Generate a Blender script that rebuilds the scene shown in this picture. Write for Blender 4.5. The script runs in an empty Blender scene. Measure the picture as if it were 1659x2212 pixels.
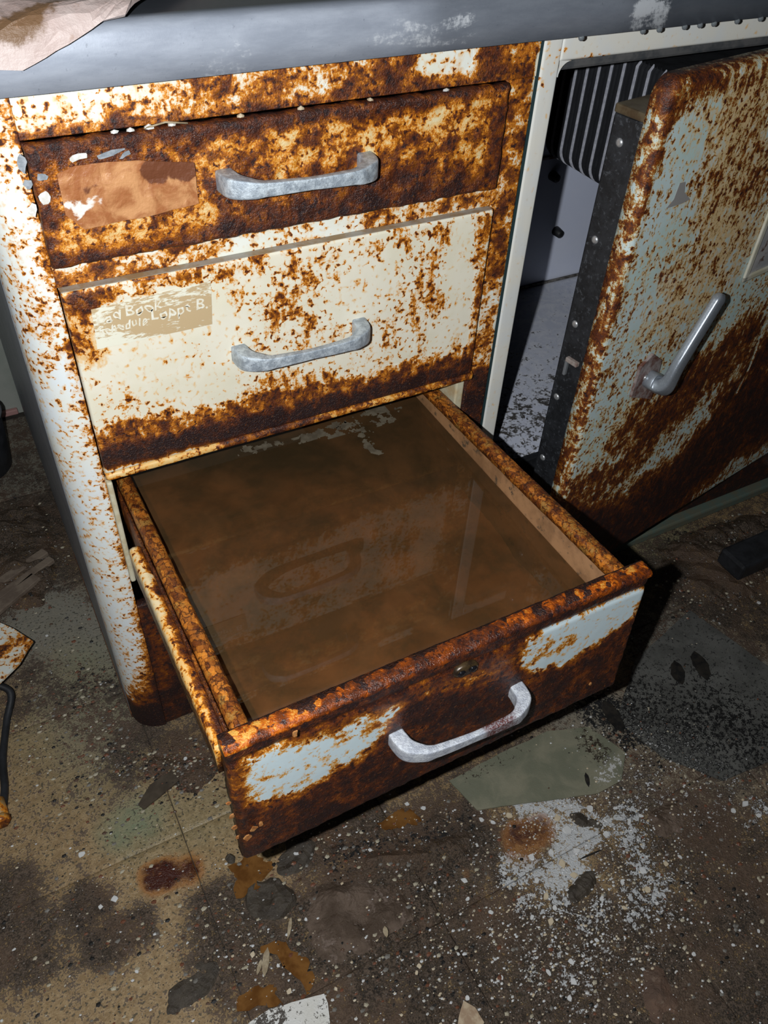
import bpy, bmesh, math, random
import numpy as np
from mathutils import Matrix, Vector

# ------------------------------------------------------------------ camera, world, flash, exposure
CAM = np.array([-0.06887, -0.68822, 1.06715])
RIGHT = np.array([0.88227494, -0.46848432, 0.04597137])
FWD = np.array([0.36631667, 0.62195424, -0.69208743])
UP = np.array([0.29564002, 0.62745148, 0.72034826])
FPX = 1782.07
S = bpy.context.scene
COL = S.collection
cd = bpy.data.cameras.new('camera'); cam = bpy.data.objects.new('camera', cd); COL.objects.link(cam)
cam.matrix_world = Matrix(((RIGHT[0], UP[0], -FWD[0], CAM[0]), (RIGHT[1], UP[1], -FWD[1], CAM[1]),
                           (RIGHT[2], UP[2], -FWD[2], CAM[2]), (0, 0, 0, 1)))
cd.sensor_fit = 'VERTICAL'; cd.sensor_height = 36.0; cd.sensor_width = 36.0
cd.lens = FPX / 2212 * 36.0; cd.clip_start = 0.02
S.camera = cam
S.cycles.adaptive_threshold = 0.05; S.cycles.max_bounces = 3; S.cycles.diffuse_bounces = 1; S.cycles.glossy_bounces = 2; S.cycles.transparent_max_bounces = 6
w = bpy.data.worlds.new('dark_room'); S.world = w; w.use_nodes = True
w.node_tree.nodes['Background'].inputs[0].default_value = (0.75, 0.85, 1.0, 1)
w.node_tree.nodes['Background'].inputs[1].default_value = 0.012
# the hand-held flash: one small lamp beside the lens
ld = bpy.data.lights.new('flash', 'POINT'); ld.energy = 34.0; ld.shadow_soft_size = 0.006; ld.color = (0.97, 0.985, 1.0)
flash = bpy.data.objects.new('flash', ld); COL.objects.link(flash)
flash.location = CAM - RIGHT * 0.072 + UP * 0.004
vs = S.view_settings
vs.view_transform = 'Standard'; vs.look = 'None'; vs.gamma = 1.0; vs.use_curve_mapping = False; vs.exposure = 0.0

rng = np.random.default_rng(7); random.seed(7)

# ------------------------------------------------------------------ small maths
def ray(px): return FWD + RIGHT * ((px[0] - 829.5) / FPX) - UP * ((px[1] - 1106) / FPX)
def at(px, axis, val):
    d = ray(px); return CAM + d * ((val - CAM[axis]) / d[axis])
def fl(px, z=0.0): return at(px, 2, z)
def _hash(ix, iy, iz, seed):
    h = (ix.astype(np.int64) * 374761393 + iy.astype(np.int64) * 668265263 + iz.astype(np.int64) * 2147483647 + seed * 1274126177)
    h = (h ^ (h >> 13)) * 1274126177
    h = h ^ (h >> 16)
    return (h & 0xFFFFFF) / float(0xFFFFFF)
def vnoise(P, scale, seed=0):
    P = np.asarray(P, float) * scale
    I = np.floor(P).astype(np.int64); F = P - I; F = F * F * (3 - 2 * F)
    r = 0
    for dx in (0, 1):
        for dy in (0, 1):
            for dz in (0, 1):
                wgt = (F[:, 0] if dx else 1 - F[:, 0]) * (F[:, 1] if dy else 1 - F[:, 1]) * (F[:, 2] if dz else 1 - F[:, 2])
                r = r + wgt * _hash(I[:, 0] + dx, I[:, 1] + dy, I[:, 2] + dz, seed)
    return r
def fbm(P, scale, seed=0, octs=4, rough=0.55):
    a = 1; t = 0; r = 0
    for o in range(octs):
        r = r + a * vnoise(P, scale * 2 ** o, seed + o * 17); t += a; a *= rough
    return r / t - 0.5
def sstep(x, a, b):
    t = np.clip((x - a) / (b - a), 0, 1); return t * t * (3 - 2 * t)
def seg_dist(Q, pts):
    d = np.full(len(Q), 1e9); pts = [np.asarray(p, float) for p in pts]
    if len(pts) == 1: return np.linalg.norm(Q - pts[0], axis=1)
    for a, b in zip(pts[:-1], pts[1:]):
        v = b - a; L = max(v @ v, 1e-12)
        t = np.clip(((Q - a) @ v) / L, 0, 1)
        d = np.minimum(d, np.linalg.norm(Q - (a + t[:, None] * v), axis=1))
    return d
def paint(X, base, strokes, to3d, wob=0.35, seed=0):
    """X: points. strokes: (channel, value, radius_m, soft, [pixels]). to3d turns a photo pixel into a point of the surface."""
    M = np.tile(np.array(base, float), (len(X), 1))
    nz = fbm(X, 38, seed, 4); nz2 = fbm(X, 9, seed + 5, 3)
    for ch, val, r, soft, pts in strokes:
        D = seg_dist(X, [to3d(q) for q in pts])
        D = D + r * wob * (nz * 1.6 + nz2 * 1.4)
        k = 1 - sstep(D, r * (1 - soft), r * (1 + soft))
        M[:, ch] = M[:, ch] * (1 - k) + val * k
    return M

# ------------------------------------------------------------------ object helpers
def link(o, parent=None):
    COL.objects.link(o)
    if parent is not None: o.parent = parent
    return o
def tag(o, label=None, cat=None, group=None, kind=None):
    if label: o['label'] = label
    if cat: o['category'] = cat
    if group: o['group'] = group
    if kind: o['kind'] = kind
    return o
def empty(name, loc=(0, 0, 0)):
    o = bpy.data.objects.new(name, None); o.empty_display_size = 0.05
    o.location = loc; return link(o)
def mesh_obj(name, V, Fc, mat=None, parent=None, smooth=True, attrs=None):
    """V in world coordinates; a parent Empty at loc keeps the world position of its parts."""
    me = bpy.data.meshes.new(name)
    V = np.asarray(V, float)
    off = np.zeros(3)
    if parent is not None:
        p = parent
        while p is not None: off = off + np.array(p.location); p = p.parent
    else:
        off = np.zeros(3)
    me.from_pydata((V - off).tolist(), [], [list(map(int, f)) for f in Fc])
    if attrs:
        for k, a in attrs.items():
            at_ = me.attributes.new(k, 'FLOAT_COLOR', 'POINT')
            a = np.asarray(a, np.float32)
            if a.shape[1] == 3: a = np.hstack([a, np.ones((len(a), 1), np.float32)])
            at_.data.foreach_set('color', a.ravel())
    if mat is not None: me.materials.append(mat)
    if smooth: me.polygons.foreach_set('use_smooth', [True] * len(me.polygons))
    me.update()
    return link(bpy.data.objects.new(name, me), parent)
def grid_faces(nu, nv, wrap=False):
    i = np.arange((nu - 1) * (nv - 1)); a = i // (nv - 1) * nv + i % (nv - 1)
    return np.stack([a, a + nv, a + nv + 1, a + 1], 1)
def box_vf(x0, x1, y0, y1, z0, z1):
    V = [(x, y, z) for x in (x0, x1) for y in (y0, y1) for z in (z0, z1)]
    return V, [(0, 1, 3, 2), (4, 6, 7, 5), (0, 4, 5, 1), (2, 3, 7, 6), (0, 2, 6, 4), (1, 5, 7, 3)]
def bevel_obj(o, wd=0.002, seg=2):
    m = o.modifiers.new('edge', 'BEVEL'); m.width = wd; m.segments = seg; m.limit_method = 'ANGLE'; return o
def box(name, x0, x1, y0, y1, z0, z1, mat, parent=None, bev=0.0015):
    V, Fc = box_vf(x0, x1, y0, y1, z0, z1)
    o = mesh_obj(name, V, Fc, mat, parent, smooth=False)
    if bev: bevel_obj(o, bev)
    return o
def coords_1d(L, step, r):
    inner = np.linspace(r, L - r, max(2, int(round((L - 2 * r) / step)) + 1))
    e = r * np.array([0.0, 0.12, 0.4, 0.7])
    return np.concatenate([e, inner, L - e[::-1]])
def panel(name, O, U, Vd, N, W, Hh, T, mat, parent=None, step=0.004, r=0.004, field=None, disp=0.0, ragged=0.0, seed=0, hole=None, bulge=None, dscale=70):
    """A rounded sheet/slab: front face at O + u U + v V, thickness T behind it (against N)."""
    O, U, Vd, N = map(lambda a: np.array(a, float), (O, U, Vd, N))
    us = coords_1d(W, step, r); vs_ = coords_1d(Hh, step, r)
    uu, vv = np.meshgrid(us, vs_, indexing='ij'); uu = uu.ravel(); vv = vv.ravel()
    eu = np.minimum(uu, W - uu); ev = np.minimum(vv, Hh - vv)
    def rnd(e): e = np.clip(e, 0, r); return r - np.sqrt(np.maximum(r * r - (r - e) ** 2, 0))
    dep = np.minimum(rnd(eu) + rnd(ev), r * 1.2)
    P = O + np.outer(uu, U) + np.outer(vv, Vd)
    m = field(P) if field is not None else np.zeros((len(P), 4))
    h = -dep
    if disp: h = h + disp * (fbm(P, dscale, seed + 3, 4, 0.6) * 2.2) * np.clip(m[:, 0] * 1.3, 0.1, 1.3)
    if bulge is not None: h = h + bulge(uu, vv)
    if ragged:
        k = np.exp(-np.minimum(eu, ev) / (r * 1.5))
        q = fbm(P, 90, seed + 9, 4) * 2 * ragged * k
        cu = np.sign(W / 2 - uu) * (eu < ev) ; cv = np.sign(Hh / 2 - vv) * (ev <= eu)
        P = P + np.outer(q * cu, U) + np.outer(q * cv, Vd)
    P = P + np.outer(h, N)
    nu, nv = len(us), len(vs_)
    Fc = grid_faces(nu, nv)
    if np.cross(U, Vd) @ N < 0: Fc = Fc[:, ::-1]
    # border walls to the back
    idx = np.arange(nu * nv).reshape(nu, nv)
    ring = np.concatenate([idx[:, 0], idx[-1, 1:], idx[-2::-1, -1], idx[0, -2:0:-1]])
    B = P[ring] * 1.0
    hb = (B - O) @ N
    B = B - np.outer(hb + T, N)
    nb = len(P); k = len(ring)
    W2 = [(ring[i], ring[(i + 1) % k], nb + (i + 1) % k, nb + i) for i in range(k)]
    if np.cross(U, Vd) @ N > 0: W2 = [f[::-1] for f in W2]
    back = list(range(nb, nb + k))
    if np.cross(U, Vd) @ N > 0: back = back[::-1]
    V = np.vstack([P, B]); mm = np.vstack([m, m[ring]])
    o = mesh_obj(name, V, Fc.tolist() + W2 + [back], mat, parent, True, {'m': mm})
    return o
def sweep(name, path, prof, mat, parent=None, up=(0, 0, 1), cap=True, attrs=None):
    """prof(i) -> list of (a,b) offsets along side/up at path point i"""
    path = [np.array(p, float) for p in path]; n = len(path); V = []; up = np.array(up, float)
    for i, p in enumerate(path):
        t = path[min(i + 1, n - 1)] - path[max(i - 1, 0)]; t /= np.linalg.norm(t)
        s = np.cross(t, up); s /= np.linalg.norm(s); u2 = np.cross(s, t)
        pr = prof(i)
        for a, b in pr: V.append(p + s * a + u2 * b)
    k = len(pr); Fc = []
    for i in range(n - 1):
        for j in range(k):
            Fc.append((i * k + j, i * k + (j + 1) % k, (i + 1) * k + (j + 1) % k, (i + 1) * k + j))
    if cap: Fc.append(tuple(range(k))[::-1]); Fc.append(tuple((n - 1) * k + j for j in range(k)))
    return mesh_obj(name, V, Fc, mat, parent, True)
def circ(r, k=10, ry=None):
    return [(r * math.cos(2 * math.pi * j / k), (ry or r) * math.sin(2 * math.pi * j / k)) for j in range(k)]
def sup(a, b, k=16, e=3.2):
    out = []
    for j in range(k):
        t = 2 * math.pi * j / k; c, s_ = math.cos(t), math.sin(t)
        out.append((a * abs(c) ** (2 / e) * (1 if c >= 0 else -1), b * abs(s_) ** (2 / e) * (1 if s_ >= 0 else -1)))
    return out
def smooth_path(pts, n=24):
    pts = [np.array(p, float) for p in pts]; P = [pts[0]] + pts + [pts[-1]]; out = []
    segs = len(pts) - 1
    for s in range(segs):
        p0, p1, p2, p3 = P[s:s + 4]
        for t in np.linspace(0, 1, n // segs + 1)[(0 if s == 0 else 1):]:
            out.append(0.5 * ((2 * p1) + (-p0 + p2) * t + (2 * p0 - 5 * p1 + 4 * p2 - p3) * t * t + (-p0 + 3 * p1 - 3 * p2 + p3) * t ** 3))
    return out
def blob(name, c, rx, ry, rz, mat, parent=None, seed=0, rough=0.25, sub=3, flat=True):
    bm = bmesh.new(); bmesh.ops.create_icosphere(bm, subdivisions=sub, radius=1.0)
    P = np.array([v.co[:] for v in bm.verts]); Fc = [[v.index for v in f.verts] for f in bm.faces]; bm.free()
    k = 1 + rough * 2 * fbm(P + seed * 7.3, 1.7, seed, 3)
    P = P * k[:, None] * np.array([rx, ry, rz])
    if flat: P[:, 2] = np.maximum(P[:, 2], 0.0)
    P = P + np.array(c)
    return mesh_obj(name, P, Fc, mat, parent, True)
def sheet(name, poly, z, T, mat, parent=None, step=0.006, warp=0.0, seed=0, wscale=14, ragged=0.0, field=None, frame=None, soft=0):
    """An irregular thin sheet with outline poly (2-D), warped; frame maps (a,b,h) to the world."""
    poly = np.array(poly, float)
    for _ in range(soft):
        nx = np.roll(poly, -1, 0); poly = np.stack([poly * .75 + nx * .25, poly * .25 + nx * .75], 1).reshape(-1, 2)
    # densify outline
    out = []
    for a, b in zip(poly, np.roll(poly, -1, 0)):
        n = max(1, int(np.linalg.norm(b - a) / step))
        for t in np.arange(n) / n: out.append(a + (b - a) * t)
    out = np.array(out)
    if ragged:
        P3 = np.c_[out, np.full(len(out), seed * 1.7)]
        out = out + np.c_[fbm(P3, 48, seed, 4, .6), fbm(P3 + 9, 48, seed + 1, 4, .6)] * 2 * ragged
    bm = bmesh.new()
    vs2 = [bm.verts.new((p[0], p[1], 0)) for p in out]
    f = bm.faces.new(vs2)
    bmesh.ops.triangulate(bm, faces=[f])
    bmesh.ops.subdivide_edges(bm, edges=[e for e in bm.edges if e.calc_length() > step * 2.2], cuts=2, use_grid_fill=True)
    for _ in range(2):
        es = [e for e in bm.edges if e.calc_length() > step * 2.2]
        if es: bmesh.ops.subdivide_edges(bm, edges=es, cuts=1)
    bmesh.ops.triangulate(bm, faces=bm.faces[:])
    bm.normal_update()
    if sum(f2.normal.z * f2.calc_area() for f2 in bm.faces) < 0: bmesh.ops.reverse_faces(bm, faces=bm.faces[:])
    bm.verts.index_update()
    A = np.array([v.co[:] for v in bm.verts]); Fc = [[v.index for v in f2.verts] for f2 in bm.faces]
    bnd = [(e.link_loops[0].vert.index, e.link_loops[0].link_loop_next.vert.index) for e in bm.edges if len(e.link_faces) == 1]
    bm.free()
    hgt = warp * 2 * fbm(np.c_[A[:, :2], np.full(len(A), seed * 3.1)], wscale, seed + 2, 3) if warp else np.zeros(len(A))
    if warp: hgt = hgt - hgt.min()
    n = len(A)
    top = np.c_[A[:, :2], z + hgt + T]; bot = np.c_[A[:, :2], z + hgt]
    V = np.vstack([top, bot])
    Fs = Fc + [[i + n for i in f2[::-1]] for f2 in Fc] + [[b, a, a + n, b + n] for a, b in bnd]
    if frame is not None: V = frame(V)
    at_ = {'m': field(V)} if field is not None else None
    return mesh_obj(name, V, Fs, mat, parent, False, at_)

# ------------------------------------------------------------------ materials
class NT:
    def __init__(s, name):
        s.m = bpy.data.materials.new(name); s.m.use_nodes = True; s.t = s.m.node_tree; s.t.nodes.clear()
        s.out = s.t.nodes.new('ShaderNodeOutputMaterial')
    def n(s, typ, **kw):
        nd = s.t.nodes.new(typ)
        for k, v in kw.items():
            if k.startswith('_'): setattr(nd, k[1:], v)
            else: s.set(nd, k.replace('__', ' '), v)
        return nd
    def set(s, nd, key, v):
        i = nd.inputs[int(key[1:])] if (key[0] == 'i' and key[1:].isdigit()) else nd.inputs[key]
        if isinstance(v, bpy.types.NodeSocket): s.t.links.new(v, i)
        else:
            if i.type == 'RGBA' and len(v) == 3: v = (*v, 1)
            i.default_value = v
    def math(s, op, a, b=None, c=None, clamp=False):
        nd = s.t.nodes.new('ShaderNodeMath'); nd.operation = op; nd.use_clamp = clamp
        s.set(nd, 'i0', a)
        if b is not None: s.set(nd, 'i1', b)
        if c is not None: s.set(nd, 'i2', c)
        return nd.outputs[0]
    def add(s, *a):
        r = a[0]
        for b in a[1:]: r = s.math('ADD', r, b)
        return r
    def mul(s, a, b): return s.math('MULTIPLY', a, b)
    def ss(s, x, a, b):
        nd = s.n('ShaderNodeMapRange', _interpolation_type='SMOOTHSTEP', Value=x)
        s.set(nd, 'i1', a); s.set(nd, 'i2', b); return nd.outputs[0]
    def lin(s, x, a, b, c=0.0, d=1.0):
        nd = s.n('ShaderNodeMapRange', Value=x)
        s.set(nd, 'i1', a); s.set(nd, 'i2', b); s.set(nd, 'i3', c); s.set(nd, 'i4', d); return nd.outputs[0]
    def mix(s, f, a, b):
        nd = s.t.nodes.new('ShaderNodeMix'); nd.data_type = 'RGBA'
        for i, v in ((0, f), (6, a), (7, b)):
            if isinstance(v, bpy.types.NodeSocket): s.t.links.new(v, nd.inputs[i])
            else: nd.inputs[i].default_value = (v if i == 0 else (*v, 1) if len(v) == 3 else v)
        return nd.outputs[2]
    def coord(s, scale=None):
        tc = s.n('ShaderNodeTexCoord').outputs['Object']
        if scale is None: return tc
        mp = s.n('ShaderNodeMapping', Vector=tc); mp.inputs['Scale'].default_value = scale; return mp.outputs[0]
    def noise(s, vec, scale, detail=5, rough=0.6, dist=0.0):
        nd = s.n('ShaderNodeTexNoise', Vector=vec); nd.inputs['Scale'].default_value = scale
        nd.inputs['Detail'].default_value = detail; nd.inputs['Roughness'].default_value = rough
        nd.inputs['Distortion'].default_value = dist; return nd.outputs[0]
    def c0(s, x, k): return s.mul(s.math('SUBTRACT', x, 0.5), k)
    def voro(s, vec, scale, feat='F1', out='Distance', rnd=1.0):
        nd = s.n('ShaderNodeTexVoronoi', _feature=feat, Vector=vec); nd.inputs['Scale'].default_value = scale
        nd.inputs['Randomness'].default_value = rnd; return nd.outputs[out]
    def attr(s, name):
        a = s.n('ShaderNodeAttribute', _attribute_name=name)
        sp = s.n('ShaderNodeSeparateColor', Color=a.outputs['Color'])
        return sp.outputs[0], sp.outputs[1], sp.outputs[2], a.outputs['Alpha']
    def bump(s, h, strength=0.5, dist=0.002, normal=None):
        nd = s.n('ShaderNodeBump', Height=h); nd.inputs['Strength'].default_value = strength; nd.inputs['Distance'].default_value = dist
        if normal is not None: s.set(nd, 'Normal', normal)
        return nd.outputs[0]
    def bsdf(s, **kw):
        nd = s.t.nodes.new('ShaderNodeBsdfPrincipled')
        for k, v in kw.items(): s.set(nd, k.replace('__', ' '), v)
        return nd.outputs[0]
    def done(s, sh): s.t.links.new(sh, s.out.inputs['Surface']); return s.m

def rust_mat(name, paint, paint2=None, streak=0.5, cell=0.0, wet=0.3, spot=1.0, fine=1.0, stretch=(1, 1, 0.28), orange=(0.56, 0.165, 0.014), scale=1.0, stain_c=(0.70, 0.28, 0.025), bias=0.0, yellow=0.0):
    t = NT(name); P = t.coord(); R, G, B, A = t.attr('m')
    n1 = t.noise(P, 58 * scale, 5, 0.62, 0.25)
    n2 = t.noise(P, 620 * scale, 2, 0.6)
    nA = t.noise(P, 185 * scale, 2.5, 0.55, 0.3)
    n3 = t.noise(t.coord(stretch), 150 * scale, 4, 0.6)
    nS = t.noise(P, 185 * scale, 0.3, 0.5, 0.3)
    n4 = t.noise(P, 330 * scale, 3, 0.7, 0.3)
    n5 = t.noise(P, 17 * scale, 3, 0.6)
    v = t.add(R, t.c0(n1, 1.20 * spot), t.c0(n3, streak), t.c0(n5, 0.35), t.mul(t.mul(t.math('MAXIMUM', t.math('SUBTRACT', nA, 0.56), 0.0), 3.4), t.ss(R, 0.17, 0.36)), t.c0(nA, 0.30), t.c0(n4, 0.24), t.c0(n2, 0.22 * fine), bias - 0.02)
    rust0 = t.ss(v, 0.50, 0.66)
    wv_ = t.add(v, t.mul(B, 0.27), t.c0(n4, 0.20), t.mul(t.c0(n1, 0.75), rust0))
    rust = t.ss(v, 0.50, 0.64)
    dark = t.ss(wv_, 0.72, 1.0)
    base = paint if paint2 is None else t.mix(t.ss(n5, 0.4, 0.62), paint, paint2)
    base = t.mix(t.mul(t.ss(nA, 0.60, 0.74), 0.22), base, (0.46, 0.36, 0.22))
    base = t.mix(t.mul(t.ss(t.add(R, t.c0(n1, 1.35), t.c0(n3, streak), t.mul(G, 0.5), t.mul(t.math('MAXIMUM', t.math('SUBTRACT', nS, 0.50), 0.0), 1.5)), 0.34, 0.72), 0.9), base, tuple(0.22 * p + 0.78 * q for p, q in zip(paint, (0.80, 0.44, 0.09))))
    cr_ = t.n('ShaderNodeValToRGB', Fac=t.lin(wv_, 0.30, 1.40)); el = cr_.color_ramp.elements
    hot = tuple(x for x in orange)
    stops = [(0.42, tuple(0.35 * p + 0.65 * q for p, q in zip(paint, stain_c))), (0.49, stain_c), (0.56, tuple(x * 0.85 for x in hot)), (0.64, tuple(x * 0.42 for x in hot)), (0.80, (0.125, 0.030, 0.009)), (0.98, (0.062, 0.018, 0.010)), (1.25, (0.022, 0.011, 0.012))]
    if yellow: stops = [(p_ + 0.05 * yellow, q_) for p_, q_ in stops]
    while len(el) < len(stops): el.new(0.5)
    for e_, (p_, q_) in zip(el, stops): e_.position = (p_ - 0.30) / 1.10; e_.color = (*q_, 1)
    rc = t.mix(t.mul(t.mul(t.ss(n4, 0.55, 0.74), rust), t.lin(dark, 0, 1, 0.55, 0.22)), cr_.outputs[0], tuple(min(1, x * 1.25 + .02) for x in hot))
    rc = t.mix(t.mul(t.mul(t.ss(n4, 0.50, 0.34), rust), 0.75), rc, (0.035, 0.011, 0.005))
    c = t.mix(t.ss(wv_, 0.375, 0.50), base, rc)
    h = t.mul(t.add(t.mul(n2, 0.8), t.mul(n4, 1.0)), t.lin(R, 0.42, 0.80, 0.02, 1.0))
    if cell:
        wv = t.n('ShaderNodeVectorMath', _operation='ADD', i0=t.coord((1, 0.62, 1)), i1=t.n('ShaderNodeVectorMath', _operation='SCALE', i0=t.n('ShaderNodeTexNoise', Vector=P, Scale=150.0).outputs['Color'], Scale=0.006).outputs[0]).outputs[0]
        vd = t.n('ShaderNodeTexVoronoi', _feature='F1', Vector=wv); vd.inputs['Scale'].default_value = 190
        cr = t.n('ShaderNodeSeparateColor', Color=vd.outputs['Color']).outputs[0]
        ed = t.voro(wv, 190, 'DISTANCE_TO_EDGE')
        pl = t.mix(t.ss(t.add(cr, t.c0(n1, 2.2), t.c0(n5, 1.5)), 0.45, 1.0), t.mix(nA, (0.085, 0.022, 0.006), (0.20, 0.055, 0.012)), t.mix(nA, orange, (0.70, 0.28, 0.05)))
        c = t.mix(t.mul(t.math('SUBTRACT', 1.0, t.mul(dark, 0.75)), cell * 0.85), c, pl)
        crack = t.mul(t.math('SUBTRACT', 1.0, t.ss(ed, 0.015, 0.11)), t.mul(t.ss(nA, 0.34, 0.5), min(1.0, cell)))
        c = t.mix(crack, c, (0.028, 0.008, 0.004))
    rg = t.lin(rust, 0, 1, 0.38, 0.62 - 0.30 * wet)
    rg = t.math('SUBTRACT', rg, t.mul(t.mul(t.ss(n5, 0.5, 0.65), rust), 0.22 * wet))
    b = t.bsdf(Base__Color=c, Roughness=rg, Normal=t.bump(h, 0.75, 0.0022), Specular__IOR__Level=0.42)
    return t.done(b)

CREAM = (0.80, 0.80, 0.66)
M_FRAME = rust_mat('rusted_cream_enamel', (0.84, 0.86, 0.78), CREAM, streak=0.30, wet=0.3)
M_D1 = rust_mat('heavily_rusted_enamel', (0.78, 0.68, 0.42), streak=0.15, wet=0.5, yellow=0.75, fine=1.6, spot=1.1)
M_D2 = rust_mat('streaked_cream_enamel', (0.84, 0.80, 0.66), (0.80, 0.76, 0.60), streak=0.75, wet=0.45)
M_D3 = rust_mat('rusted_blue_enamel', (0.60, 0.72, 0.76), streak=0.45, wet=0.75, stretch=(0.3, 1, 1), fine=1.4, stain_c=(0.62, 0.33, 0.06))
M_POST = rust_mat('white_corner_enamel', (0.78, 0.84, 0.86), (0.82, 0.84, 0.78), streak=0.25, wet=0.3, stretch=(0.35, 0.35, 1), scale=1.15)
M_RIM = rust_mat('wet_orange_rust', (0.70, 0.45, 0.12), streak=0.1, cell=0.8, wet=1.0, orange=(0.58, 0.16, 0.012), yellow=0.2)
M_SLIDE = rust_mat('stained_cream_slide', (0.80, 0.66, 0.40), streak=0.5, stretch=(1, 0.2, 1), wet=0.5, stain_c=(0.80, 0.33, 0.03))
M_DOOR = rust_mat('rusted_mint_enamel', (0.52, 0.66, 0.62), (0.56, 0.68, 0.68), streak=0.95, wet=0.35, stretch=(1, 1, 0.3), stain_c=(0.42, 0.27, 0.08), fine=1.7, orange=(0.36, 0.10, 0.012), scale=1.1)
M_FRIDGE = rust_mat('clean_cream_enamel', (0.74, 0.73, 0.66), (0.70, 0.72, 0.70), streak=0.2, wet=0.2)
M_INWALL = None

def simple(name, col, rough=0.5, metal=0.0, spec=0.5, col2=None, sc=40, bump=0.0, bsc=120, bd=0.001, c3=None):
    t = NT(name); P = t.coord()
    c = col
    if col2 is not None: c = t.mix(t.ss(t.noise(P, sc, 6, 0.65), 0.38, 0.62), col, col2)
    if c3 is not None: c = t.mix(t.ss(t.noise(P, sc * 3.1, 6, 0.7), 0.56, 0.64), c, c3)
    kw = dict(Base__Color=c, Roughness=rough, Metallic=metal, Specular__IOR__Level=spec)
    if bump: kw['Normal'] = t.bump(t.noise(P, bsc, 6, 0.65), bump, bd)
    return t.done(t.bsdf(**kw))
M_BLACK = simple('dusty_black_plastic_and_shade', (0.010, 0.011, 0.013), 0.55, col2=(0.02, 0.022, 0.026), bump=0.3)
M_LINER = simple('mouldy_black_liner', (0.006, 0.007, 0.009), 0.6, col2=(0.016, 0.018, 0.022), sc=60, c3=(0.045, 0.05, 0.058), bump=0.5, bsc=300)
M_RIVET = simple('dull_rivet', (0.5, 0.52, 0.54), 0.35, 0.7)
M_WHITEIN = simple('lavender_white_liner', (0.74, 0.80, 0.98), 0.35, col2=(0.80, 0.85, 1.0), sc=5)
M_GASKET = simple('grey_rubber_gasket', (0.055, 0.06, 0.065), 0.5, col2=(0.10, 0.10, 0.10), sc=50)
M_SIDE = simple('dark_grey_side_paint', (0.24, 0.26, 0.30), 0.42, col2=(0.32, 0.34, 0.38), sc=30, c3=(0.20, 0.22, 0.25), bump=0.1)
M_DROP = None
M_INWALL = simple('brown_stained_tray', (0.17, 0.085, 0.036), 0.5, col2=(0.27, 0.14, 0.062), sc=22, c3=(0.07, 0.045, 0.025), bump=0.4)

def handle_mat():
    t = NT('oxidised_zinc'); P = t.coord()
    n = t.noise(P, 130, 7, 0.7); n2 = t.noise(P, 480, 5, 0.7); n3 = t.noise(P, 45, 4, 0.6)
    c = t.mix(t.ss(n, 0.40, 0.62), (0.36, 0.42, 0.48), (0.62, 0.70, 0.76))
    c = t.mix(t.mul(t.ss(n2, 0.58, 0.70), 0.7), c, (0.10, 0.11, 0.12))
    c = t.mix(t.mul(t.ss(n3, 0.60, 0.72), 0.6), c, (0.24, 0.20, 0.17))
    return t.done(t.bsdf(Base__Color=c, Roughness=t.lin(n, 0.3, 0.7, 0.32, 0.6), Metallic=0.35, Normal=t.bump(t.add(n, n2), 0.6, 0.0012)))
M_HANDLE = handle_mat()
def handle3_mat():
    t = NT('oxidised_zinc_rusty'); P = t.coord()
    n = t.noise(P, 130, 7, 0.7); n2 = t.noise(P, 520, 5, 0.7)
    x = t.n('ShaderNodeSeparateXYZ', Vector=P).outputs[0]
    k = t.mul(t.ss(t.add(x, t.c0(n, 0.02)), 0.038, 0.046), t.math('SUBTRACT', 1.0, t.ss(t.add(x, t.c0(n, 0.04)), 0.066, 0.092)))
    c = t.mix(t.ss(n, 0.38, 0.62), (0.48, 0.52, 0.60), (0.75, 0.80, 0.86))
    c = t.mix(t.mul(t.ss(n2, 0.58, 0.7), 0.6), c, (0.20, 0.20, 0.24))
    c = t.mix(t.mul(k, t.lin(n2, 0.45, 0.62, 1.0, 0.35)), c, (0.16, 0.05, 0.045))
    return t.done(t.bsdf(Base__Color=c, Roughness=0.34, Metallic=0.3, Normal=t.bump(t.add(n, n2), 0.7, 0.0012)))
M_HANDLE3 = handle3_mat()
def chrome_mat():
    t = NT('pitted_chrome'); P = t.coord(); n2 = t.noise(P, 600, 5, 0.75); n = t.noise(P, 70, 4)
    c = t.mix(t.ss(n2, 0.56, 0.68), (0.34, 0.38, 0.43), (0.62, 0.66, 0.70))
    return t.done(t.bsdf(Base__Color=c, Roughness=t.lin(n, 0.3, 0.7, 0.22, 0.38), Metallic=0.55, Normal=t.bump(n2, 0.2, 0.0006)))
M_CHROME = chrome_mat()
def steel_mat():
    t = NT('dull_stainless_steel'); P = t.coord()
    n = t.noise(t.coord((0.25, 1, 1)), 55, 6, 0.65); n2 = t.noise(P, 260, 5, 0.7); n3 = t.noise(P, 14, 4, 0.6, 0.5)
    R, G, B, A = t.attr('m')
    c = t.mix(t.ss(n, 0.35, 0.65), (0.30, 0.335, 0.40), (0.39, 0.43, 0.50))
    c = t.mix(t.mul(t.ss(n2, 0.62, 0.72), 0.5), c, (0.16, 0.18, 0.22))
    c = t.mix(t.mul(R, 0.9), c, (0.035, 0.042, 0.05))                                  # damp black grime
    c = t.mix(t.mul(t.ss(t.add(G, t.c0(n, 1.2), t.c0(n2, 0.6)), 0.45, 0.7), 0.8), c, (0.72, 0.76, 0.80))   # chalky scale
    return t.done(t.bsdf(Base__Color=c, Roughness=t.lin(R, 0, 1, 0.46, 0.22), Metallic=0.2, Normal=t.bump(t.add(n2, n), 0.12, 0.0008)))
M_STEEL = steel_mat()

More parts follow.
